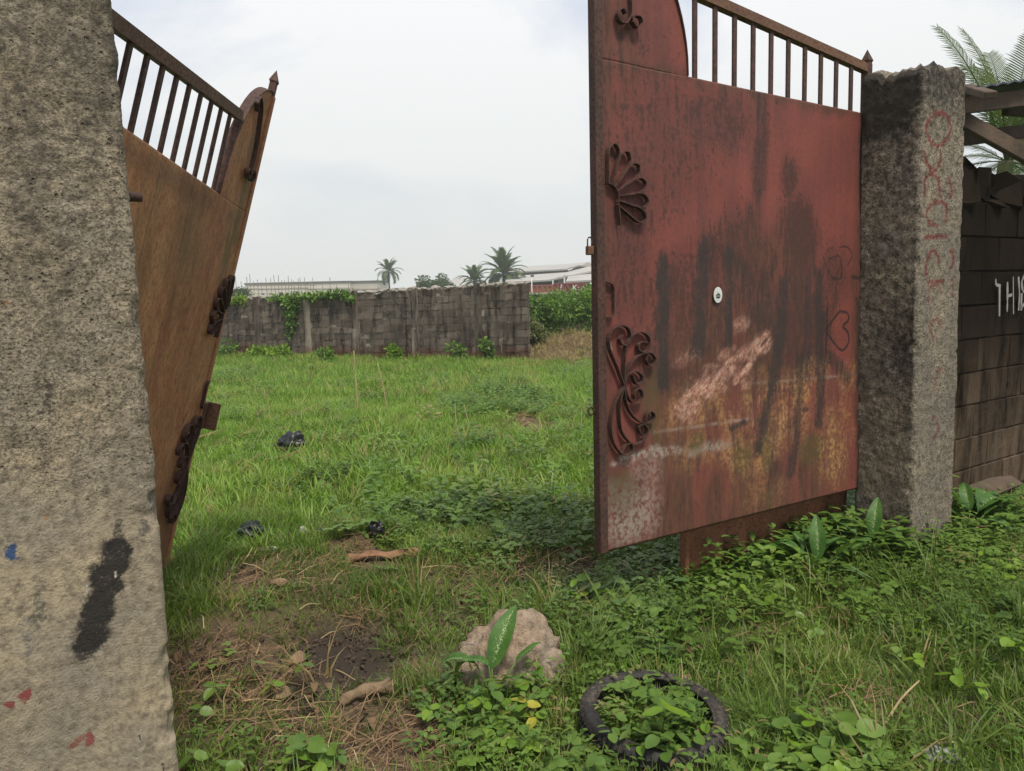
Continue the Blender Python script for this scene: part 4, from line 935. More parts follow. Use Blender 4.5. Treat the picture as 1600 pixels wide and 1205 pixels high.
def make_rock():
    co = []
    prof = [(715, 1060), (722, 1035), (742, 1000), (770, 968), (795, 958), (820, 960), (842, 975), (858, 1000), (870, 1025), (874, 1052)]
    c = gp(797, 1075); Y = c[1] + .1
    P = np.array([at_depth(*p, Y) for p in prof]); P = P - np.array([c[0], Y, c[2]])
    ang = np.arctan2(P[:, 2] + .02, P[:, 0]); rad = np.hypot(P[:, 0], P[:, 2] + .02)
    o_ = np.argsort(ang); ang, rad = ang[o_], rad[o_]
    bm = bmesh.new(); bmesh.ops.create_icosphere(bm, subdivisions=5, radius=1); co = np.array([v.co[:] for v in bm.verts])
    th = np.arctan2(co[:, 2], co[:, 0]); rr = np.interp(th, ang, rad, left=rad[0] * .9, right=rad[-1] * .9); rh = np.sqrt(1 - co[:, 1] ** 2 + 1e-9)
    n = .16 * fbm(co * 1.3 + 3, 3, 4) + .1 * (.5 - np.abs(fbm(co * 2.6, 3, 8))) + .05 * (.5 - np.abs(fbm(co * 8, 3, 9))) + .02 * fbm(co * 24, 2, 5)
    n = n - .12 * np.clip(co @ np.array([.55, -.75, .35]) - .45, 0, 1)     # a flat broken face towards the road
    co2 = np.stack([co[:, 0] * rr, co[:, 1] * .15, co[:, 2] * rr], -1) * (1 + n * (1 - .6 * rh)[:, None].T.T[:, 0])[:, None]
    co2 = co2 + co * (.05 * (.45 - np.abs(fbm(co * 2.1 + 5, 3, 28))) + .022 * fbm(co * 6, 4, 31))[:, None]
    for v, q in zip(bm.verts, co2): v.co = Vector(q)
    o = link('rock', from_bm('rock', bm, True), rock_mat(), None, (c[0], Y, c[2] - .02)); setp(o, 'pale rough rock half sunk in the ground behind the spotted leafy plant', 'rock')
make_rock()
def make_tyre():
    m = M('tyre_rubber'); p = m.obj(); n1 = m.noise(7, 5, p); n2 = m.noise(60, 4, p)
    c = m.mix(m.rng(n1, .35, .7), (.012, .011, .011), (.035, .03, .026)); c = m.mix(m.math('MULTIPLY', m.math('MULTIPLY', m.rng(n2, .45, .65), m.rng(m.noise(5, 4, p), .45, .6)), .7), c, (.13, .1, .075))
    RUB = m.done(m.bsdf(c, m.rng(n1, .3, .7, .5, .85), m.bump(n2, .5, .003), .4))
    c = gp(1021, 1137); Rm, r = .23, .03
    root = empty('tyre', (c[0], c[1], c[2] + .045), (math.radians(3), math.radians(2), 0), 'worn black motorcycle tyre lying flat in the weeds with plants growing inside', 'tyre')
    nu, nv = 96, 18; th = np.linspace(0, 2 * np.pi, nu + 1); pr = np.linspace(-2.35, 2.35, nv); T_, Ph = np.meshgrid(th, pr, indexing='ij')
    w = 1 + .02 * vn(np.stack([np.cos(T_) * 2, np.sin(T_) * 2, T_ * 0], -1), 3)
    tr = (np.abs(Ph) < .75) * .004 * (np.sin(T_ * 60 + np.abs(Ph) * 5) > .1)
    R_ = Rm * w + (r + tr) * np.cos(Ph); Z_ = (r * 1.0 + tr) * np.sin(Ph) * 1.05
    me = grid_me('casing', np.stack([R_ * np.cos(T_), R_ * np.sin(T_), Z_], -1)); o = link('casing', me, RUB, root); md = o.modifiers.new('thickness', 'SOLIDIFY'); md.thickness = .006; md.offset = -1
    for sgn in (1, -1):
        bm = bmesh.new(); rb = Rm + r * math.cos(2.35); zb_ = sgn * r * 1.05 * math.sin(2.35)
        tube(bm, [((rb) * math.cos(t), (rb) * math.sin(t), zb_) for t in np.linspace(0, 2 * np.pi, 65)], .006, 6, False); link('bead', from_bm('bead', bm, True), RUB, root)
    # tread blocks round the outer wall
    bm = bmesh.new()
    for k in range(72):
        t = k * 2 * math.pi / 72
        for sgn in (1, -1):
            ph = sgn * .62; q = Vector(((Rm + r * math.cos(ph)) * math.cos(t), (Rm + r * math.cos(ph)) * math.sin(t), r * math.sin(ph) * 1.05))
            Rr = Matrix.Rotation(t, 3, 'Z') @ Matrix.Rotation(-ph, 3, 'Y'); bbox(bm, q, (.009, .013, .021), Rr @ Matrix.Rotation(.4 * sgn, 3, 'X'))
    o = link('tread', from_bm('tread', bm), RUB, root); o['kind'] = 'stuff'
make_tyre()
def log():
    a = gp(534, 1103); b = gp(612, 1080); a = Vector(a) + Vector((0, 0, .02)); b = Vector(b) + Vector((0, 0, .03)); P = catmull([a, a * .6 + b * .4 + Vector((0, 0, .01)), b], 8)
    P = P + .006 * fbm(P * 18, 2, 3)[:, None]; bm = bmesh.new(); tube(bm, P, [.02 + .008 * math.sin(i * .9) * .4 + .008 * i / len(P) for i in range(len(P))], 10)
    o = link('broken_branch', from_bm('broken_branch', bm, True), plain('dead_wood', (.27, .19, .115), .9, .5, 14, .7), None); setp(o, 'short thick dead branch lying on the bare dirt near the rock', 'branch')
log()
BAG = plain('black_plastic', (.014, .015, .018), .38, .3, 10, .3, spec=.5); SCRAP = plain('pale_scrap', (.5, .48, .45), .7, .3, 12, .3); SACK = plain('orange_sacking', (.3, .16, .09), .85, .4, 14, .5); GREYP = plain('grey_film', (.3, .3, .3), .45, .4, 16, .3)
LEATH = plain('dry_sheath', (.3, .2, .12), .8, .4, 12, .4)
DEADL = []
def litter(name, px, r, mat, seed, label, cat, amp=.35, rz=0., dz=.0, ridged=True, sub=4, fr=1.6):
    c = gp(*px); o = link(name, blob_mesh(name, sub, r, 1, amp, fr, seed, ridged), mat, None, (c[0], c[1], c[2] + r[2] * .75 + dz), (0, 0, rz)); return setp(o, label, cat)
litter('plastic_bag', (460, 706), (.13, .1, .11), BAG, 4, 'crumpled black plastic bag lying in the bright grass of the field', 'plastic bag')
litter('plastic_bag', (394, 841), (.075, .06, .06), BAG, 9, 'black plastic bag beside the straw nearest the leaning gate leaf', 'plastic bag')
litter('plastic_bag', (588, 842), (.045, .04, .065), BAG, 13, 'small upright black plastic bag beside the low straw heap', 'plastic bag')
litter('plastic_strip', (505, 838), (.07, .03, .03), BAG, 17, 'thin black plastic strip in grass between the two black bags', 'plastic strip')
litter('paper_scrap', (474, 838), (.025, .02, .035), SCRAP, 21, 'white paper scrap standing beside the thin black plastic strip', 'scrap')
litter('paper_scrap', (422, 862), (.05, .03, .018), SCRAP, 23, 'flat whitish scrap on the straw below the black bag', 'scrap')
litter('paper_scrap', (437, 916), (.045, .035, .02), LEATH, 25, 'pinkish brown scrap lying in the middle of the dirt straw patch', 'scrap')
def sacking():
    a, b = gp(545, 878), gp(658, 873); n = 26; P = np.zeros((n, 9, 3))
    for i in range(n):
        for j in range(9):
            f = i / (n - 1); q = a + (b - a) * f + np.array([0, 1, 0]) * (j / 8 - .5) * (.1 - .03 * f); P[i, j] = q
    P[..., 2] += .018 + .03 * np.abs(fbm(P * np.array([6, 22, 1.]), 3, 3)) + .02 * np.exp(-((np.arange(9) - 4) / 2.) ** 2)[None]
    o = link('sacking', grid_me('sacking', P[:, ::-1]), SACK); md = o.modifiers.new('t', 'SOLIDIFY'); md.thickness = .006; setp(o, 'long strip of orange brown sacking lying flat on the ground', 'sacking')
sacking()
litter('plastic_wrapper', (1468, 1190), (.05, .03, .025), GREYP, 31, 'crumpled grey clear wrapper at the end of a thick dry stalk', 'wrapper', .4)
litter('stone', (1072, 1062), (.025, .018, .012), LEATH, 33, 'small tan chip of stone just behind the tyre', 'stone', .2, 0, 0, False, 3)
litter('stone', (898, 812), (.03, .02, .02), SCRAP, 35, 'small grey stone in the creepers left of the red leaf', 'stone', .2, 0, 0, False, 3)
DEADL.append((470, 1045, 0.13, 'curled tan dead leaf on the straw in front of the near pillar'))
litter('stone', (1062, 1128), (.02, .016, .015), SCRAP, 39, 'pale fluffy lump among the plants inside the tyre', 'stone', .3, 0, 0.03, False, 3)
DEADL.append((450, 1100, 0.11, 'flat tan leaf sheath lying below the curled dead leaf'))
def stick(p0, p1, r, mat, label, lift0=.01, lift1=.02, name='dry_stalk', H=None):
    a = Vector(gp(*p0)) + Vector((0, 0, lift0)); b = (Vector(gp(*p1)) + Vector((0, 0, lift1))) if H is None else Vector(at_depth(*p1, a.y + .02))
    m = (a + b) / 2 + Vector((random.uniform(-.02, .02), 0, random.uniform(0, .02))); P = catmull([a, m, b], 5); bm = bmesh.new(); tube(bm, P, [r * (1 - .5 * i / (len(P) - 1)) for i in range(len(P))], 6)
    o = link(name, from_bm(name, bm, True), mat); setp(o, label, 'stalk', 'dry stalks')
stick((1382, 1140), (1434, 1103), .006, STRAWP, 'thick pale dry stalk leaning in the straw right of the tyre', .02, .1)
stick((1436, 1178), (1490, 1168), .008, STRAWP, 'thick dry stalk lying beside the grey clear wrapper')
stick((588, 965), (634, 936), .003, STRAWP, 'thin bent straw rising on the bare path behind the rock')
stick((634, 936), (668, 958), .0025, STRAWP, 'thin straw running down from the bent straw behind the rock')
stick((468, 956), (502, 950), .004, STRAWP, 'short pale stalk lying across the top of the dark soil')
stick((362, 1082), (396, 985), .004, plain('red_stem', (.16, .075, .045), .8), 'reddish upright stem standing beside the curled dead leaf', 0, 0, H=1)
stick((524, 1050), (556, 1070), .004, STRAWP, 'pale twig lying on the dark soil patch')
stick((430, 1130), (535, 1128), .003, STRAWP, 'long thin straw lying level left of the dead branch')
stick((480, 1165), (486, 1120), .003, STRAWP, 'thin straw crossing the long level straw')
stick((1066, 1108), (1064, 1072), .003, STRAWP, 'bent dry stem leaning over the back rim of the tyre', .05, .12)
stick((1295, 1040), (1301, 950), .0025, plain('green_stem', (.2, .26, .08), .7), 'tall single pale green grass stem in the right weeds', 0, 0, H=1)
stick((560, 652), (553, 548), .013, STRAWP, 'tall dry stalk in the field topped with wilted leaves', 0, 0, H=1)
stick((605, 642), (590, 568), .011, STRAWP, 'dry leaning stalk right of the tallest stalk in the field', 0, 0, H=1)
stick((718, 690), (711, 634), .009, STRAWP, 'left stalk of the close pair standing before the dark weeds', 0, 0, H=1)
stick((735, 670), (725, 632), .009, STRAWP, 'right stalk of the close pair standing before the dark weeds', 0, 0, H=1)
stick((728, 693), (729, 668), .008, STRAWP, 'short stub stalk below the close pair of stalks', 0, 0, H=1)
stick((400, 700), (412, 672), .008, STRAWP, 'dry leaning stalk left of the black bag in the field', 0, 0, H=1)
stick((812, 700), (795, 678), .008, STRAWP, 'short dry stalk leaning left below the straw patch', 0, 0, H=1)
for k, (x0, x1) in enumerate(((400, 408), (415, 411), (424, 420), (432, 437))): stick((x0, 665 - 3 * k), (x1, 640 - 5 * k % 12), .007, STRAWP, ('leftmost', 'second from left', 'third from left', 'rightmost')[k] + ' of four upright dry stalks above the field bag', 0, 0, H=1)

# ------------------------------------------------------------------ leafy plants near the gate
def dieff_mat():
    m = M('spotted_leaf'); p = m.obj(); v = m.at('vein'); n = m.noise(45, 4, p, .7); n2 = m.noise(8, 3, p)
    c = m.mix(m.rng(n2, .3, .7), (.035, .1, .018), (.07, .16, .025)); f = m.math('ADD', m.math('MULTIPLY', v, .16), m.math('MULTIPLY', n, .95))
    c = m.mix(m.rng(f, .62, .72), c, (.5, .55, .28)); a = m.bsdf(c, .55, None, .3)
    return m.done(m.n('MixShader', {0: .25, 1: a, 2: m.n('BsdfTranslucent', {0: m.mix(.5, c, (.2, .35, .03))}).outputs[0]}).outputs[0])
DIEF = dieff_mat()
def big_leaf_mesh(Ln, w, droop, fold, seed, wav=.02):
    nu, nv = 14, 9; P = np.zeros((nu, nv, 3)); V_ = np.zeros((nu, nv)); r = np.random.default_rng(seed); ph = r.uniform(0, 6)
    x, z, a = 0., 0., 0.6
    for i in range(nu):
        f = i / (nu - 1); ww = w * max(.02, math.sin(math.pi * (f ** .8) * .985 + .02)) ** .75
        for j in range(nv):
            s = (j / (nv - 1) - .5) * 2; P[i, j] = (x - math.sin(a) * abs(s) * ww * fold * 0, s * ww, z + abs(s) * ww * fold + wav * ww * 3 * math.sin(f * 9 + ph) * abs(s)); V_[i, j] = (1 - abs(s)) ** 2 * (.6 + .4 * math.sin(f * 3))
        st = Ln / (nu - 1); x += math.cos(a) * st; z += math.sin(a) * st; a -= droop / (nu - 1)
    me = grid_me('leaf', P); attr(me, 'vein', V_); return me
for px_, py_, sc_l, lab_ in DEADL:
    me = big_leaf_mesh(1, .26, 2.2, .6, px_, .08); me.materials.append(LEATH); c = gp(px_, py_); setp(link('dead_leaf', me, None, None, (c[0] - .05, c[1], c[2] + .02), (.3, .1, .7), (sc_l,) * 3), lab_, 'dead leaf')
LEAFS = [big_leaf_mesh(1, .165, d, .35, i, .04) for i, d in enumerate((.8, 1.4, 1.9, .4))]
for me in LEAFS: me.materials.append(DIEF)
STEM = plain('green_stalk', (.1, .17, .04), .6)
def spotted_plant(base, leaves, label, h=.06):
    root = empty('spotted_plant', tuple(base), (0, 0, 0), label, 'leafy plant', 'spotted plants by the gateway')
    for i, (az, L_, up, bx, by, bz) in enumerate(leaves):
        bz *= 1.1; L_ *= .98; link('leaf', LEAFS[i % 4], None, root, (bx, by, bz), (random.uniform(-.4, .4), -up, math.radians(az)), (L_,) * 3)
        bm = bmesh.new(); tube(bm, [(0, 0, -.03), (bx * .5, by * .5, bz * .6), (bx, by, bz)], [.006, .005, .003], 6); link('stalk', from_bm('stalk', bm, True), STEM, root)
b = gp(770, 1100)
spotted_plant(b, [(62, .27, .55, .0, .0, .13), (172, .17, -.1, -.06, 0, .15), (150, .21, -.25, -.01, -.02, .15), (20, .13, .1, .09, .02, .14), (-50, .12, .1, .04, -.03, .1), (-20, .11, -.3, .12, -.02, .12), (230, .1, .0, -.03, -.04, .08)], 'small spotted plant with one tall arched leaf in front of the rock')
b = gp(1272, 905)
spotted_plant(b, [(75, .26, .9, .02, 0, .1), (135, .24, .1, -.06, .0, .12), (35, .3, .15, .05, .02, .12), (-80, .22, .2, .1, -.05, .14), (-100, .2, .2, -.04, -.06, .1), (165, .24, .2, -.1, .02, .1), (100, .22, .5, -.05, .05, .13), (10, .26, .0, .12, 0, .1), (60, .22, .35, .0, .08, .1), (-30, .2, .0, .06, -.08, .06)], 'spreading spotted plant below the hinge end of the red leaf')
b = gp(1350, 880)
spotted_plant(b, [(55, .25, .8, .04, 0, .14), (10, .27, .1, .08, -.03, .12), (120, .26, .25, -.04, .03, .14), (-70, .2, .2, .0, -.08, .12), (200, .22, .0, -.08, -.03, .1), (-25, .2, -.1, .1, -.06, .08)], 'spotted plant with upright leaves against the mouldy pillar base')
b = gp(1512, 830)
spotted_plant(b, [(140, .26, .5, -.03, 0, .12), (75, .24, .75, .02, .02, .12), (20, .34, .3, .06, .0, .12), (0, .3, .05, .08, -.03, .1), (170, .22, .1, -.08, -.02, .1), (-60, .2, .0, .04, -.07, .08), (50, .3, .4, .1, .05, .12)], 'spotted plant growing right of the mouldy pillar by the wall')

def round_leaf_mesh(k):
    nu, nv = 7, 5; P = np.zeros((nu, nv, 3)); V_ = np.zeros((nu, nv))
    for i in range(nu):
        f = i / (nu - 1); ww = .42 * max(.03, math.sin(math.pi * min(.97, .1 + f * .87)) ** .65) * (1 - .15 * f)
        for j in range(nv):
            s = (j / (nv - 1) - .5) * 2; P[i, j] = (f, s * ww, .12 * abs(s) * ww * (1 + k) - .12 * k * f * f + .03 * math.sin(f * 7 + k))
    return grid_me('leaf', P)
RL = {}
for nm, mt in (('d', L_DARK), ('l', L_LIGHT)):
    RL[nm] = []
    for k in range(3): me = round_leaf_mesh(k); me.materials.append(mt); RL[nm].append(me)
YEL = plain('yellow_leaf', (.35, .33, .04), .55, .3, 8)
YL = round_leaf_mesh(1); YL.materials.append(YEL)
def bean_plant(px, spots, label, name='bean_plant'):
    """three-leaflet sprays at the given picture spots, at real places over the ground"""
    b = gp(*px); root = empty(name, tuple(b), (0, 0, 0), label, 'leafy plant', 'bean plants in the foreground'); B = Vector(b)
    for (sx_, sy_, size, kind, hh) in spots:
        hh *= 1.5; size *= 1.25; g = gp(sx_, sy_); v = ray(sx_, sy_); t = (g[2] + hh - EYE) / v[2]; c = Vector(CAMP + v * t) - B
        bm = bmesh.new(); tube(bm, [(c.x * .4, c.y * .4 , -.02), (c.x * .8, c.y * .8, c.z * .55), tuple(c)], [.0025, .002, .0012], 5); link('stalk', from_bm('stalk', bm, True), STEM, root)
        a0 = random.uniform(0, 6.28)
        for j in range(3):
            a = a0 + j * 2.09 + random.uniform(-.3, .3); s = size * random.uniform(.8, 1.15)
            me = YL if kind == 'y' and j < 2 else RL['l' if kind in 'ly' else 'd'][random.randrange(3)]
            link('leaf', me, None, root, c + Vector((math.cos(a) * .006, math.sin(a) * .006, 0)), (random.uniform(-.3, .6), random.uniform(-.25, .35), a), (s, s, s))
bean_plant((770, 1110), [(672, 1110, .04, 'l', .06), (727, 1100, .04, 'l', .06), (757, 1095, .04, 'l', .07), (772, 1080, .045, 'd', .09), (800, 1115, .04, 'd', .05), (820, 1100, .05, 'y', .07), (835, 1120, .035, 'y', .05), (750, 1125, .035, 'd', .04), (790, 1130, .035, 'l', .04), (715, 1120, .03, 'd', .03), (840, 1085, .04, 'd', .07), (770, 1065, .04, 'd', .1)], 'bean plant with yellow green leaf sprays below the spotted plant')
bean_plant((1030, 1140), [(1038, 1108, .06, 'l', .12), (1028, 1150, .045, 'd', .08), (985, 1140, .04, 'd', .07), (1055, 1145, .045, 'd', .07), (1085, 1150, .04, 'd', .06), (1000, 1165, .04, 'l', .05), (955, 1145, .035, 'd', .06), (1062, 1098, .04, 'd', .1), (1100, 1130, .035, 'l', .05), (1020, 1090, .04, 'd', .09), (960, 1115, .035, 'd', .06), (1040, 1175, .04, 'd', .05)], 'bean plant with heart shaped leaves growing up inside the tyre')
bean_plant((1280, 1170), [(1240, 1130, .05, 'd', .06), (1265, 1125, .05, 'l', .08), (1215, 1165, .045, 'd', .05), (1280, 1165, .05, 'd', .06), (1335, 1135, .06, 'd', .08), (1310, 1170, .045, 'd', .05), (1345, 1185, .045, 'd', .05), (1250, 1190, .045, 'd', .05), (1300, 1195, .045, 'l', .05), (1200, 1190, .045, 'd', .05)], 'low bean plant on the straw at the lower right of the tyre')
bean_plant((925, 935), [(900, 905, .045, 'l', .09), (925, 915, .05, 'l', .08), (950, 925, .05, 'l', .07), (975, 912, .05, 'd', .07), (935, 945, .04, 'y', .05), (960, 905, .045, 'd', .09), (905, 930, .04, 'l', .06), (985, 940, .04, 'd', .05)], 'pale bean plant before the near corner of the red leaf')
bean_plant((470, 1190), [(450, 1165, .05, 'd', .06), (480, 1160, .055, 'd', .08), (462, 1180, .04, 'l', .06), (500, 1175, .045, 'd', .05), (515, 1165, .04, 'd', .06), (440, 1195, .05, 'd', .04), (530, 1180, .035, 'd', .04), (490, 1195, .05, 'l', .04)], 'bean plant on the bare dirt at the foot of the near pillar side')
bean_plant((1200, 960), [(1180, 940, .045, 'd', .07), (1205, 930, .05, 'l', .07), (1140, 960, .04, 'd', .06), (1240, 960, .045, 'd', .06), (1160, 920, .04, 'l', .08), (1100, 935, .045, 'd', .06), (1270, 985, .04, 'd', .05)], 'bean plant in the weeds between the rust sheet and tyre')
bean_plant((1430, 1050), [(1430, 1030, .04, 'l', .07), (1395, 1010, .04, 'd', .06), (1490, 1055, .045, 'l', .05), (1530, 1075, .045, 'l', .06), (1580, 1000, .05, 'l', .09), (1590, 1010, .045, 'l', .08), (1470, 1000, .035, 'd', .05)], 'pale bean sprays in the grass of the right foreground')
bean_plant((405, 1080), [(395, 1035, .035, 'd', .06), (425, 1070, .04, 'l', .06), (335, 1075, .05, 'd', .06), (470, 1040, .04, 'd', .09), (310, 1110, .04, 'd', .05), (300, 1180, .045, 'd', .05), (350, 1200, .045, 'd', .06)], 'scattered small bean plant in the straw beside the near pillar')

# ------------------------------------------------------------------ bushes, saplings, vines by the far wall
def leaf_cloud(bm, n, c, r, size, rs, shell=.55, up=.4):
    for i in range(n):
        while True:
            q = rs.uniform(-1, 1, 3)
            if np.linalg.norm(q) < 1: break
        q = q / max(np.linalg.norm(q), .05) * (shell + (1 - shell) * rs.random()) * (1 + .25 * float(vn(q * 2.3 + c[0], 5)))
        p = np.array(c) + q * np.array(r); d = q + rs.normal(0, .6, 3) + np.array([0, 0, -.2]); d /= np.linalg.norm(d); s = np.cross(d, rs.normal(0, 1, 3)); s /= np.linalg.norm(s); l = size * rs.uniform(.6, 1.3)
        vs = [bm.verts.new(p), bm.verts.new(p + d * l * .5 + s * l * .28), bm.verts.new(p + d * l), bm.verts.new(p + d * l * .5 - s * l * .28)]; bm.faces.new(vs)
def bush(name, base, lobes, size, n, mat, label, cat, seed, stems=3, group=None):
    root = empty(name, tuple(base), (0, 0, 0), label, cat, group); rs = np.random.default_rng(seed); bm = bmesh.new()
    for c, r in lobes: leaf_cloud(bm, n, c, r, size, rs)
    link('foliage', from_bm('foliage', bm, fix=False), mat, root)
    bm = bmesh.new()
    for k in range(stems): c, r = lobes[k % len(lobes)]; tube(bm, [(c[0] * .2 + .05 * k, c[1] * .2, -.1), (c[0] * .7, c[1] * .6, c[2] * .6), (c[0], c[1], c[2] + r[2] * .5)], [.03, .02, .008], 5)
    link('stem', from_bm('stem', bm), WOOD, root)
rs = np.random.default_rng(2)
BL = ['bright green leggy shrub just right of the far wall end', 'leafy shrub behind the straw bank in the middle of the row', 'dense shrub in the row closest to the red leaf edge', 'tall back shrub under the red container', 'low shrub in front of the wall end with grassy base', 'back shrub half hidden by the red leaf edge', 'shrub hidden mostly behind the red leaf']
for k, (px, Y, h, w) in enumerate(((842, 25.5, 1.75, 1.0), (872, 26.5, 1.7, 1.2), (908, 25.5, 1.75, 1.2), (862, 29, 1.95, 1.3), (838, 24.2, .8, .5), (920, 29, 2.0, 1.4))):
    b = at_depth(px, 500, Y); b[2] = float(gz(b[0], b[1]))
    lob = [((rs.uniform(-w, w) * .55, rs.uniform(-.5, .5), h * rs.uniform(.45, .72)), (w * .5, .5, h * rs.uniform(.28, .4))) for _ in range(5)] + [((0, 0, h * .4), (w * .8, .6, h * .42))]
    bush('shrub', b, lob, .13, 420, L_BUSH if k != 4 else leaf_mat('leaf_olive', [(.09, .1, .04), (.14, .15, .06)], .2), BL[k], 'shrub', 50 + k, 3, 'shrubs beyond the far wall end')
def stalky(px, py, h, label, seed, mat=L_BUSH, w=.35, size=.13, n=120, off=.45):
    h *= .8; w *= .75
    p, t = wall_pt(px, off); b = (p[0], p[1], float(gz(p[0], p[1]))); bush('sapling', b, [((0, 0, h * .72), (w, w * .8, h * .32)), ((.12, 0, h * .4), (w * .7, w * .6, h * .25))], size, n, mat, label, 'sapling', seed, 1, 'young plants at the foot of the far wall')
stalky(362, 556, .75, 'wide young plant at the far wall beside the leaning leaf', 1, w=.7)
stalky(445, 560, .45, 'low pale young plant left of the second pilaster', 2, L_LIGHT, .6, .15)
stalky(415, 560, .42, 'low pale young plant next to the bushy plant by the leaning leaf', 8, L_LIGHT, .5, .15)
stalky(623, 560, .55, 'young plant at the wall halfway between two tall pilasters', 3, L_LIGHT, .28)
stalky(720, 560, .65, 'dark young plant left of the rightmost pilaster', 4, L_DARK, .4)
stalky(766, 555, .8, 'slender young plant right of the rightmost pilaster', 5, L_BUSH, .25)
stalky(553, 600, .5, 'young plant behind the tallest dry stalk', 6, L_BUSH, .35, off=1.6)
def vine(cols, label, seed, mat):
    p, t0 = wall_pt(cols[0][0], .1); root = empty('climbing_vine', (p[0], p[1], 0), (0, 0, 0), label, 'vine'); rs = np.random.default_rng(seed); bm = bmesh.new()
    for px, py, rx, rz_, n in cols:
        q, t = wall_pt(px, .12); Y = q[1]; c = at_depth(px, py, Y); leaf_cloud(bm, n, (c[0] - p[0], c[1] - p[1], c[2]), (rx, .14, rz_), .14, rs, .2)
    link('foliage', from_bm('foliage', bm, fix=False), mat, root); bm = bmesh.new()
    q0 = [at_depth(px, py, wall_pt(px, .1)[0][1]) - np.array([p[0], p[1], 0]) for px, py, *_ in cols]; tube(bm, q0, .012, 5); link('stem', from_bm('stem', bm), WOOD, root)
vine([(452, 520, .1, .25, 40), (455, 503, .2, .25, 120), (455, 485, .28, .28, 190), (460, 470, .45, .22, 240), (440, 466, .5, .12, 120), (485, 463, .5, .12, 150), (510, 460, .5, .1, 150), (535, 459, .45, .12, 150), (548, 462, .2, .2, 70)], 'green vine hanging over the far wall and along its top', 4, L_BUSH)
vine([(375, 468, .5, .15, 140), (362, 470, .4, .12, 90)], 'pale green vine on the wall top beside the leaning leaf', 7, L_LIGHT)

# ------------------------------------------------------------------ palms and trees
def frond_mesh(name, Ln, droop, nl, ll_, lw, up0, v=.35, seed=0):
    r = random.Random(seed); pts = []; p = Vector((0, 0, 0)); a = up0; n = 14
    for i in range(n + 1): pts.append(p.copy()); p = p + Vector((math.cos(a), 0, math.sin(a))) * Ln / n; a -= droop / n * (0.5 + i / n)
    bm = bmesh.new(); tube(bm, pts, [.022 * Ln / 3 * (1 - .85 * i / n) for i in range(n + 1)], 4)
    for k in range(nl):
        f = .12 + .88 * k / nl; i = min(n - 1, int(f * n)); q = pts[i].lerp(pts[i + 1], f * n - i); d = (pts[i + 1] - pts[i]).normalized(); u = Vector((-d.z, 0, d.x))
        l = ll_ * (math.sin(math.pi * min(1, .15 + f * .8)) ** .7) * r.uniform(.85, 1.1)
        for s in (1, -1):
            dd = (Vector((0, s, 0)) + d * (.55 + .5 * f) + u * v * r.uniform(.5, 1.2)).normalized(); e = q + dd * l * .55; e2 = q + dd * l + Vector((0, 0, -.28 * l * r.uniform(.5, 1.3)))
            w = d * lw; vs = [bm.verts.new(x) for x in (q - w * .5, q + w * .5, e + w * .55, e - w * .45, e2)]; bm.faces.new(vs[:4]); bm.faces.new((vs[3], vs[2], vs[4]))
    return from_bm(name, bm, fix=False)
def palm(base, H, fronds, meshes, mat, label, name='palm_tree', tr=.2, group=None):
    root = empty(name, tuple(base), (0, 0, 0), label, 'palm tree', group); bm = bmesh.new(); tube(bm, [(0, 0, -.5), (.05, 0, H * .4), (-.03, .02, H * .8), (0, 0, H)], [tr * 1.2, tr, tr * .9, tr * .8], 9); link('trunk', from_bm('trunk', bm, True), WOOD, root)
    for az, tilt, m, s in fronds: link('frond', meshes[m], mat, root, (0, 0, H), (0, -tilt, az), (s, s, s))
OILF = [frond_mesh('frond', 3.6, d, 30, .85, .13, 0, .3, i) for i, d in enumerate((.9, 1.5, 2.0))]
def oil(px, py, Y, rad, label, n=26, droopy=1.0, seed=0):
    r = random.Random(seed); c = at_depth(px, py, Y); s = rad / 3.3; fr = []
    for k in range(n):
        f = k / n; tilt = 1.45 - 1.75 * f ** .9 * droopy; fr.append((k * 2.4 + r.uniform(-.2, .2), tilt + r.uniform(-.1, .1), min(2, int(f * 3)), s * r.uniform(.85, 1.08)))
    palm((c[0], c[1], -.5), c[2] + .5, fr, OILF, L_FAR, label, group='oil palms far beyond the wall')
oil(607, 424, 160, 3.2, 'lone oil palm rising above the far wall top', 22, 1.15, 3)
oil(787, 428, 120, 4.3, 'largest oil palm before the grey factory roofs', 34, 1.05, 5)
oil(741, 440, 125, 3.2, 'smaller oil palm just left of the largest palm', 24, .9, 6)
oil(692, 447, 135, 2.0, 'low oil palm top behind the round leafy tree', 14, .8, 7)
def tree(px, py, Y, r, label, seed, n=260, mat=L_FAR):
    c = at_depth(px, py, Y); root = empty('tree', (c[0], c[1], -.5), (0, 0, 0), label, 'tree'); rs = np.random.default_rng(seed); bm = bmesh.new(); h = c[2] + .5
    for k in range(11): q = rs.uniform(-1, 1, 3); leaf_cloud(bm, n, (q[0] * r * .8, q[1] * r * .5, h + q[2] * r * .35), (r * .42, r * .42, r * .34), r * .14, rs, .5)
    link('crown', from_bm('crown', bm, fix=False), mat, root); bm = bmesh.new(); tube(bm, [(0, 0, 0), (.1, 0, h * .5), (0, 0, h)], [.25, .2, .08], 7)
    for k in range(4): a = k * 1.6; tube(bm, [(0, 0, h * .6), (math.cos(a) * r * .5, math.sin(a) * r * .3, h)], [.1, .04], 5)
    link('trunk', from_bm('trunk', bm, True), WOOD, root)
tree(672, 446, 110, 2.5, 'round leafy tree above the far wall left of the palms', 4)
tree(690, 452, 108, 2.0, 'low leafy tree beside the round tree over the wall', 14)
tree(372, 461, 95, 1.5, 'small dark tree between leaning leaf and unfinished building', 5)
COCF = [frond_mesh('frond', 3.4, d, 56, .66, .034, 0, .12, 20 + i) for i, d in enumerate((.5, 1.0, 1.7))]
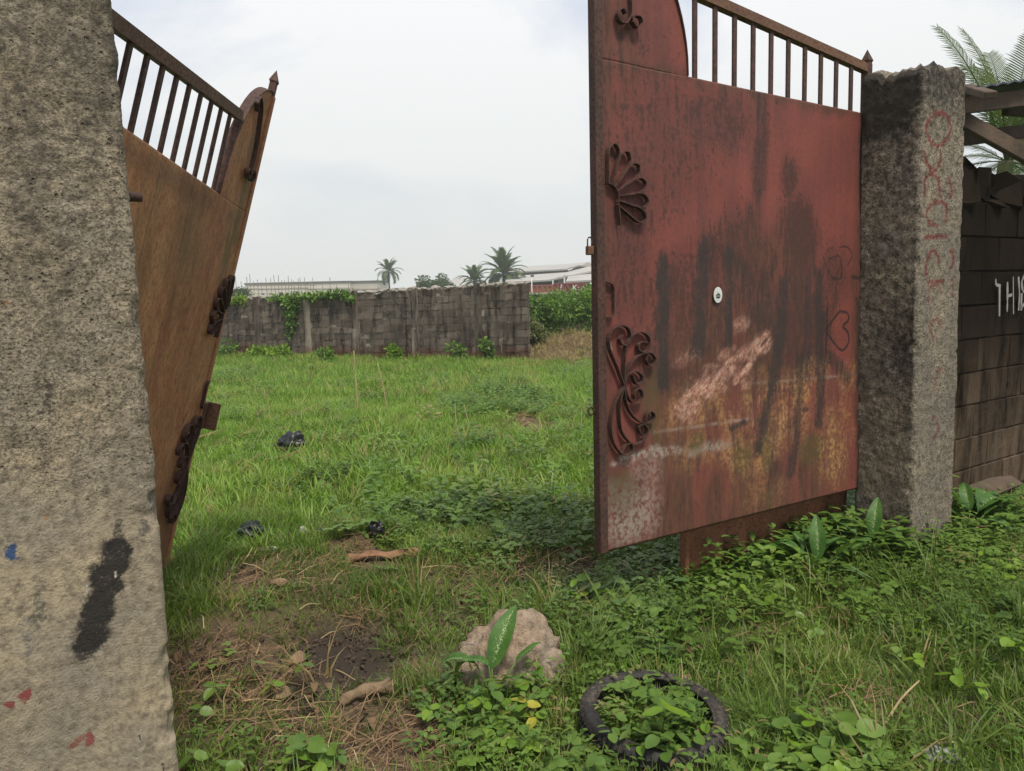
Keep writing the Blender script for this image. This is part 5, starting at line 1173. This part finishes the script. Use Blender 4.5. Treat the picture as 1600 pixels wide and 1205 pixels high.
def coconut():
    c = at_depth(1572, 252, 10.5); fr = [(2.9, 1.28, 0, .62), (2.2, 1.42, 0, .6), (.6, 1.38, 0, .66), (.3, 1.2, 0, .66), (1.5, 1.3, 1, .6), (3.9, 1.2, 1, .5), (5.4, 1.25, 1, .6), (2.9, .6, 1, .34), (3.3, .25, 1, .34), (.1, .7, 1, .6), (6.0, .4, 1, .6), (4.4, .3, 1, .42), (5.1, .1, 2, .5), (3.6, -.2, 2, .36), (5.8, -.3, 2, .55), (4.7, -.4, 2, .5), (.8, .3, 2, .6), (2.6, .1, 2, .36), (3.05, -.5, 2, .4), (4.2, -.1, 2, .42)]
    palm((c[0], c[1], 0), c[2], fr, COCF, L_COCO, 'coconut palm whose fronds rise behind the lean-to roof', 'coconut_palm', .12)
coconut()

# ------------------------------------------------------------------ far buildings
CREAM = plain('cream_render', (.62, .57, .5), .9, .12, .4); CREAMD = plain('unpainted_render', (.5, .46, .4), .9, .12, .4); GLASS = plain('dark_opening', (.05, .055, .06), .3, .3, 1, spec=.5); WFR = plain('white_frame', (.7, .7, .68), .5, .1, 1); POLE = plain('bamboo_pole', (.28, .22, .16), .9, .3, 1)
ROOFG = plain('grey_roof_sheet', (.42, .4, .37), .6, .2, .3); ROOFD = plain('dark_eave', (.12, .12, .12), .8, .2, .5); CONT = plain('red_container', (.23, .045, .045), .55, .25, .6); CONT2 = plain('orange_container', (.3, .09, .055), .6, .25, .6); DKB = plain('interior_shade', (.035, .04, .05), .9, .2, .5); WPAINT = plain('white_paint', (.75, .74, .7), .6, .1, 1)
def box_between(nm, x0, x1, y0, y1, z0, z1, mat, par): return link(nm, box_me(nm, (x1 - x0, y1 - y0, z1 - z0), 0, ((x0 + x1) / 2, (y0 + y1) / 2, (z0 + z1) / 2)), mat, par)
def site():
    Y = 170.; k = Y / F
    o = at_depth(483, 470, Y); root = empty('unfinished_building', (o[0], Y, -.5), (0, 0, 0), 'long pale two storey building under construction wrapped in thin scaffolding poles', 'building')
    X = lambda px: at_depth(px, 450, Y)[0] - o[0]; Z = lambda px, py: at_depth(px, py, Y)[2] + .5
    secs = [(377, 405, 444.5, 2.5, CREAM), (405, 484, 443.5, 0, CREAM), (484, 549, 442, -1.2, CREAM), (549, 592, 441, .8, CREAMD)]
    for a, b, t, dy, mt in secs:
        w = box_between('wall', X(a), X(b), dy, dy + 12, 0, Z((a + b) / 2, t), mt, root)
        box_between('parapet', X(a) - .15, X(b) + .15, dy - .2, dy + 12.2, Z((a + b) / 2, t) + .003, Z((a + b) / 2, t) + .35, ROOFD, root)
        box_between('band', X(a), X(b), dy - .12, dy - .005, Z(a, 452), Z(a, 452) + .25, CREAMD, root)
    for px, w, h, yy in ((390, 1.0, 1.9, 459), (411, 5, 6, 460), (421.5, 2.5, 3.2, 458), (438.5, 8, 8.5, 460), (457, 7.5, 7, 458), (471, 4, 6, 458), (477, 4, 6, 459), (503.5, 7, 6, 456), (511, 2, 3, 458), (538, 7, 6, 455), (573, 22, 8, 455.5), (557, 2, 3, 456), (528, 2, 4, 458)):
        dy = [d for a, b, t, d, m in secs if a <= px <= b][0]; x = X(px); hw = w * k / 2; z0, z1 = Z(px, yy + h / 2), Z(px, yy - h / 2)
        f = box_between('window', x - hw, x + hw, dy - .1, dy + .05, z0, z1, WFR, root)
        n = max(1, round(w / 3.5)); 
        for i in range(n): a = x - hw + .12 + i * (2 * hw - .12) / n; link('pane', box_me('pane', ((2 * hw - .12) / n - .12, .06, z1 - z0 - .24), 0, (a + ((2 * hw - .12) / n - .12) / 2, dy - .1, (z0 + z1) / 2)), GLASS, f)
    r = random.Random(4)
    poles = [377, 394, 398, 402, 410, 423, 436, 440, 445, 452, 456, 460, 466, 471, 476, 483, 489, 495, 530, 547, 384, 415, 430, 510, 520, 594]
    for px in poles:
        top = r.uniform(428, 440) if px not in (530, 547, 594, 384, 415, 430, 510, 520) else r.uniform(433, 446); x = X(px); bm = bmesh.new(); tube(bm, [(x, -2.6, 0), (x + r.uniform(-.3, .3), -2.6, Z(px, top))], .075, 5); link('scaffold_pole', from_bm('scaffold_pole', bm), POLE, root)
    for yy, a, b in ((452, 385, 597), (446, 395, 500), (459, 390, 560), (453.5, 549, 605), (464, 385, 470)):
        bm = bmesh.new(); tube(bm, [(X(a), -2.7, Z(a, yy)), (X(b), -2.7, Z(b, yy))], .07, 5); link('scaffold_rail', from_bm('scaffold_rail', bm), POLE, root)
site()
def corr(nm, x0, x1, y0, z0, z1, step, mat, par):
    n = max(2, int((x1 - x0) / step)); P = np.zeros((2 * n, 2, 3))
    for i in range(2 * n): P[i, :, 0] = x0 + (x1 - x0) * i / (2 * n - 1); P[i, :, 1] = y0 - (.12 if (i // 2) % 2 else 0); P[i, 0, 2] = z0; P[i, 1, 2] = z1
    return link(nm, grid_me(nm, P, False), mat, par)
def container(a, b, t, Y, mat, label, letters):
    A = at_depth(a, t, Y); B = at_depth(b, t, Y); root = empty('shipping_container', (A[0], Y, -.5), (0, 0, 0), label, 'container', 'shipping containers behind the shrubs'); w = B[0] - A[0]; h = A[2] + .5
    box_between('body', 0, w, 0, 2.4, 0, h, mat, root); corr('side_wall', 0, w, -.02, .1, h - .1, .28, mat, root); box_between('top_rail', -.02, w + .02, -.16, .0, h - .12, h + .02, mat, root)
    for txt, px, py, s in letters:
        fc = bpy.data.curves.new('lettering', 'FONT'); fc.body = txt; fc.size = s; fc.extrude = .01; t_ = bpy.data.objects.new('lettering', fc); me = bpy.data.meshes.new_from_object(t_); bpy.data.objects.remove(t_)
        q = at_depth(px, py, Y); o = link('lettering', me, WPAINT, root, (q[0] - A[0], -.17, q[2] + .5), (math.pi / 2, 0, 0))
container(826, 868, 446, 92, CONT2, 'faded orange corrugated container at the end of the far wall', [('R', 873, 453, .01)][:0])
container(866, 919, 443, 88, CONT, 'deep red container with white letters beside the orange one', [('?', 874.5, 453, .9), ('K', 894, 454, .95), ('L', 902.5, 454, .62), ('I', 907.5, 453.6, .62), ('N', 910, 454, .72)])
def gable(nm, Y0, poly_roof, label, dy, walls):
    root = empty('factory_shed', (at_depth(870, 450, Y0)[0], Y0, -.5), (0, 0, 0), label, 'factory shed', 'grey factory sheds in the distance'); O = Vector((root.location.x, Y0, -.5))
    for nm_, pts, mt in poly_roof:
        V = [Vector(at_depth(px, py, Y0 + yy)) - O for px, py, yy in pts]; bm = bmesh.new(); bm.faces.new([bm.verts.new(v) for v in V]); o = link(nm_, from_bm(nm_, bm, fix=False), mt, root); md = o.modifiers.new('t', 'SOLIDIFY'); md.thickness = .25
    for nm_, a, b, t, yy, d, mt in walls:
        A = Vector(at_depth(a, t, Y0 + yy)) - O; B = Vector(at_depth(b, t, Y0 + yy)) - O; box_between(nm_, A.x, B.x, yy, yy + d, 0, A.z, mt, root)
gable('a', 130, [('roof', [(790, 425.5, 0), (885, 420, 0), (905, 414, 0), (945, 418, 6), (930, 408, 22), (905, 411, 30), (815, 416.5, 30)], ROOFG), ('gable_wall', [(884, 425, 2), (918, 410.5, 2), (945, 418, 2), (945, 428, 2), (884, 431, 2)], CREAMD)], 'tallest grey factory shed with gable behind the palms', 0, [('wall', 800, 888, 424, 3, 20, CREAMD), ('wall_below_gable', 884, 960, 432, 4, 20, CREAMD)])  # lower wall boxes share the gable wall's render colour
gable('b', 112, [('roof', [(790, 440.5, 0), (858, 437, 0), (935, 421, 0), (960, 421, 10), (920, 416.5, 14), (885, 425.5, 14), (790, 432, 14)], ROOFG)], 'lower grey factory shed roof with dark open side', 0, [('dark_opening', 800, 872, 438.5, 2, 10, DKB), ('wall', 872, 884, 432.5, 1.6, 10, CREAMD), ('wall', 882, 960, 430, 3, 10, CREAMD)])  # open side is a solid dark box, inside shade put into its colour
gable('c', 104, [('roof', [(884, 439.5, 0), (948, 436, 0), (948, 425, 8), (888, 431.5, 8)], ROOFG)], 'small lean roof shed between factory and red container', 0, [('dark_opening', 886, 948, 438, 1.5, 6, DKB), ('post', 863, 865, 438, 0, .6, WFR), ('post', 881, 883, 434, 0, .6, WFR)])  # same solid dark box for the shade under this roof
gable('d', 84, [('roof', [(914, 448, 0), (948, 446.5, 0), (948, 432, 6), (930, 436, 6)], ROOFG)], 'small pale hut roof right of the white container letters', 0, [('wall', 918, 945, 449, 1, 5, ROOFD)])
gable('e', 140, [('roof', [(696, 448, 0), (748, 446, 0), (730, 434, 10), (710, 433, 12)], ROOFG)], 'pale distant roof seen between the round tree and palms', 0, [('wall', 700, 745, 447, 2, 10, CREAMD)])
def lamp():
    b = at_depth(831, 450, 70); root = empty('utility_pole', (b[0], 70, -.5), (0, 0, 0), 'thin pale pole with a small head above the wall end', 'pole'); bm = bmesh.new(); z = at_depth(831, 432, 70)[2] + .5; tube(bm, [(0, 0, -.2), (0, 0, z)], .05, 6); link('shaft', from_bm('shaft', bm, True), WFR, root)
    link('head', box_me('head', (.32, .14, .2), .02, (.06, 0, z + .05)), ROOFD, root); link('arm', box_me('arm', (.6, .06, .06), .01, (0, 0, z - .25)), WFR, root)
lamp()
def low_wall():
    a = at_depth(822, 459, 33); b = at_depth(1010, 455.5, 37); c = Vector(a); d = Vector(b); root = empty('low_wall', (c.x, c.y, -.5), (0, 0, 0), 'low pale capped wall running behind the green shrubs', 'wall'); e = d - c
    bm = bmesh.new(); bar_between(bm, (0, 0, (c.z + .5) / 2), (e.x, e.y, e.z + (c.z + .5) / 2), .2, c.z + .5); link('wall', from_bm('wall', bm), W_FAR, root); bm = bmesh.new(); bar_between(bm, (0, 0, c.z + .5), (e.x, e.y, e.z + c.z + .5), .34, .09); link('coping', from_bm('coping', bm), W_COPE, root)
low_wall()

# ------------------------------------------------------------------ haze
hz = link('haze', box_me('haze', (520, 300, 14), 0, (0, 110, 0)), None, None, (0, 0, 5.0)); hz['kind'] = 'stuff'
hm = bpy.data.materials.new('haze_air'); hm.use_nodes = True; hm.node_tree.nodes.clear(); ho = hm.node_tree.nodes.new('ShaderNodeOutputMaterial'); hv = hm.node_tree.nodes.new('ShaderNodeVolumePrincipled')
hv.inputs['Color'].default_value = (.95, .97, 1, 1); hv.inputs['Density'].default_value = .0009; hm.node_tree.links.new(hv.outputs[0], ho.inputs['Volume']); hz.data.materials.append(hm)
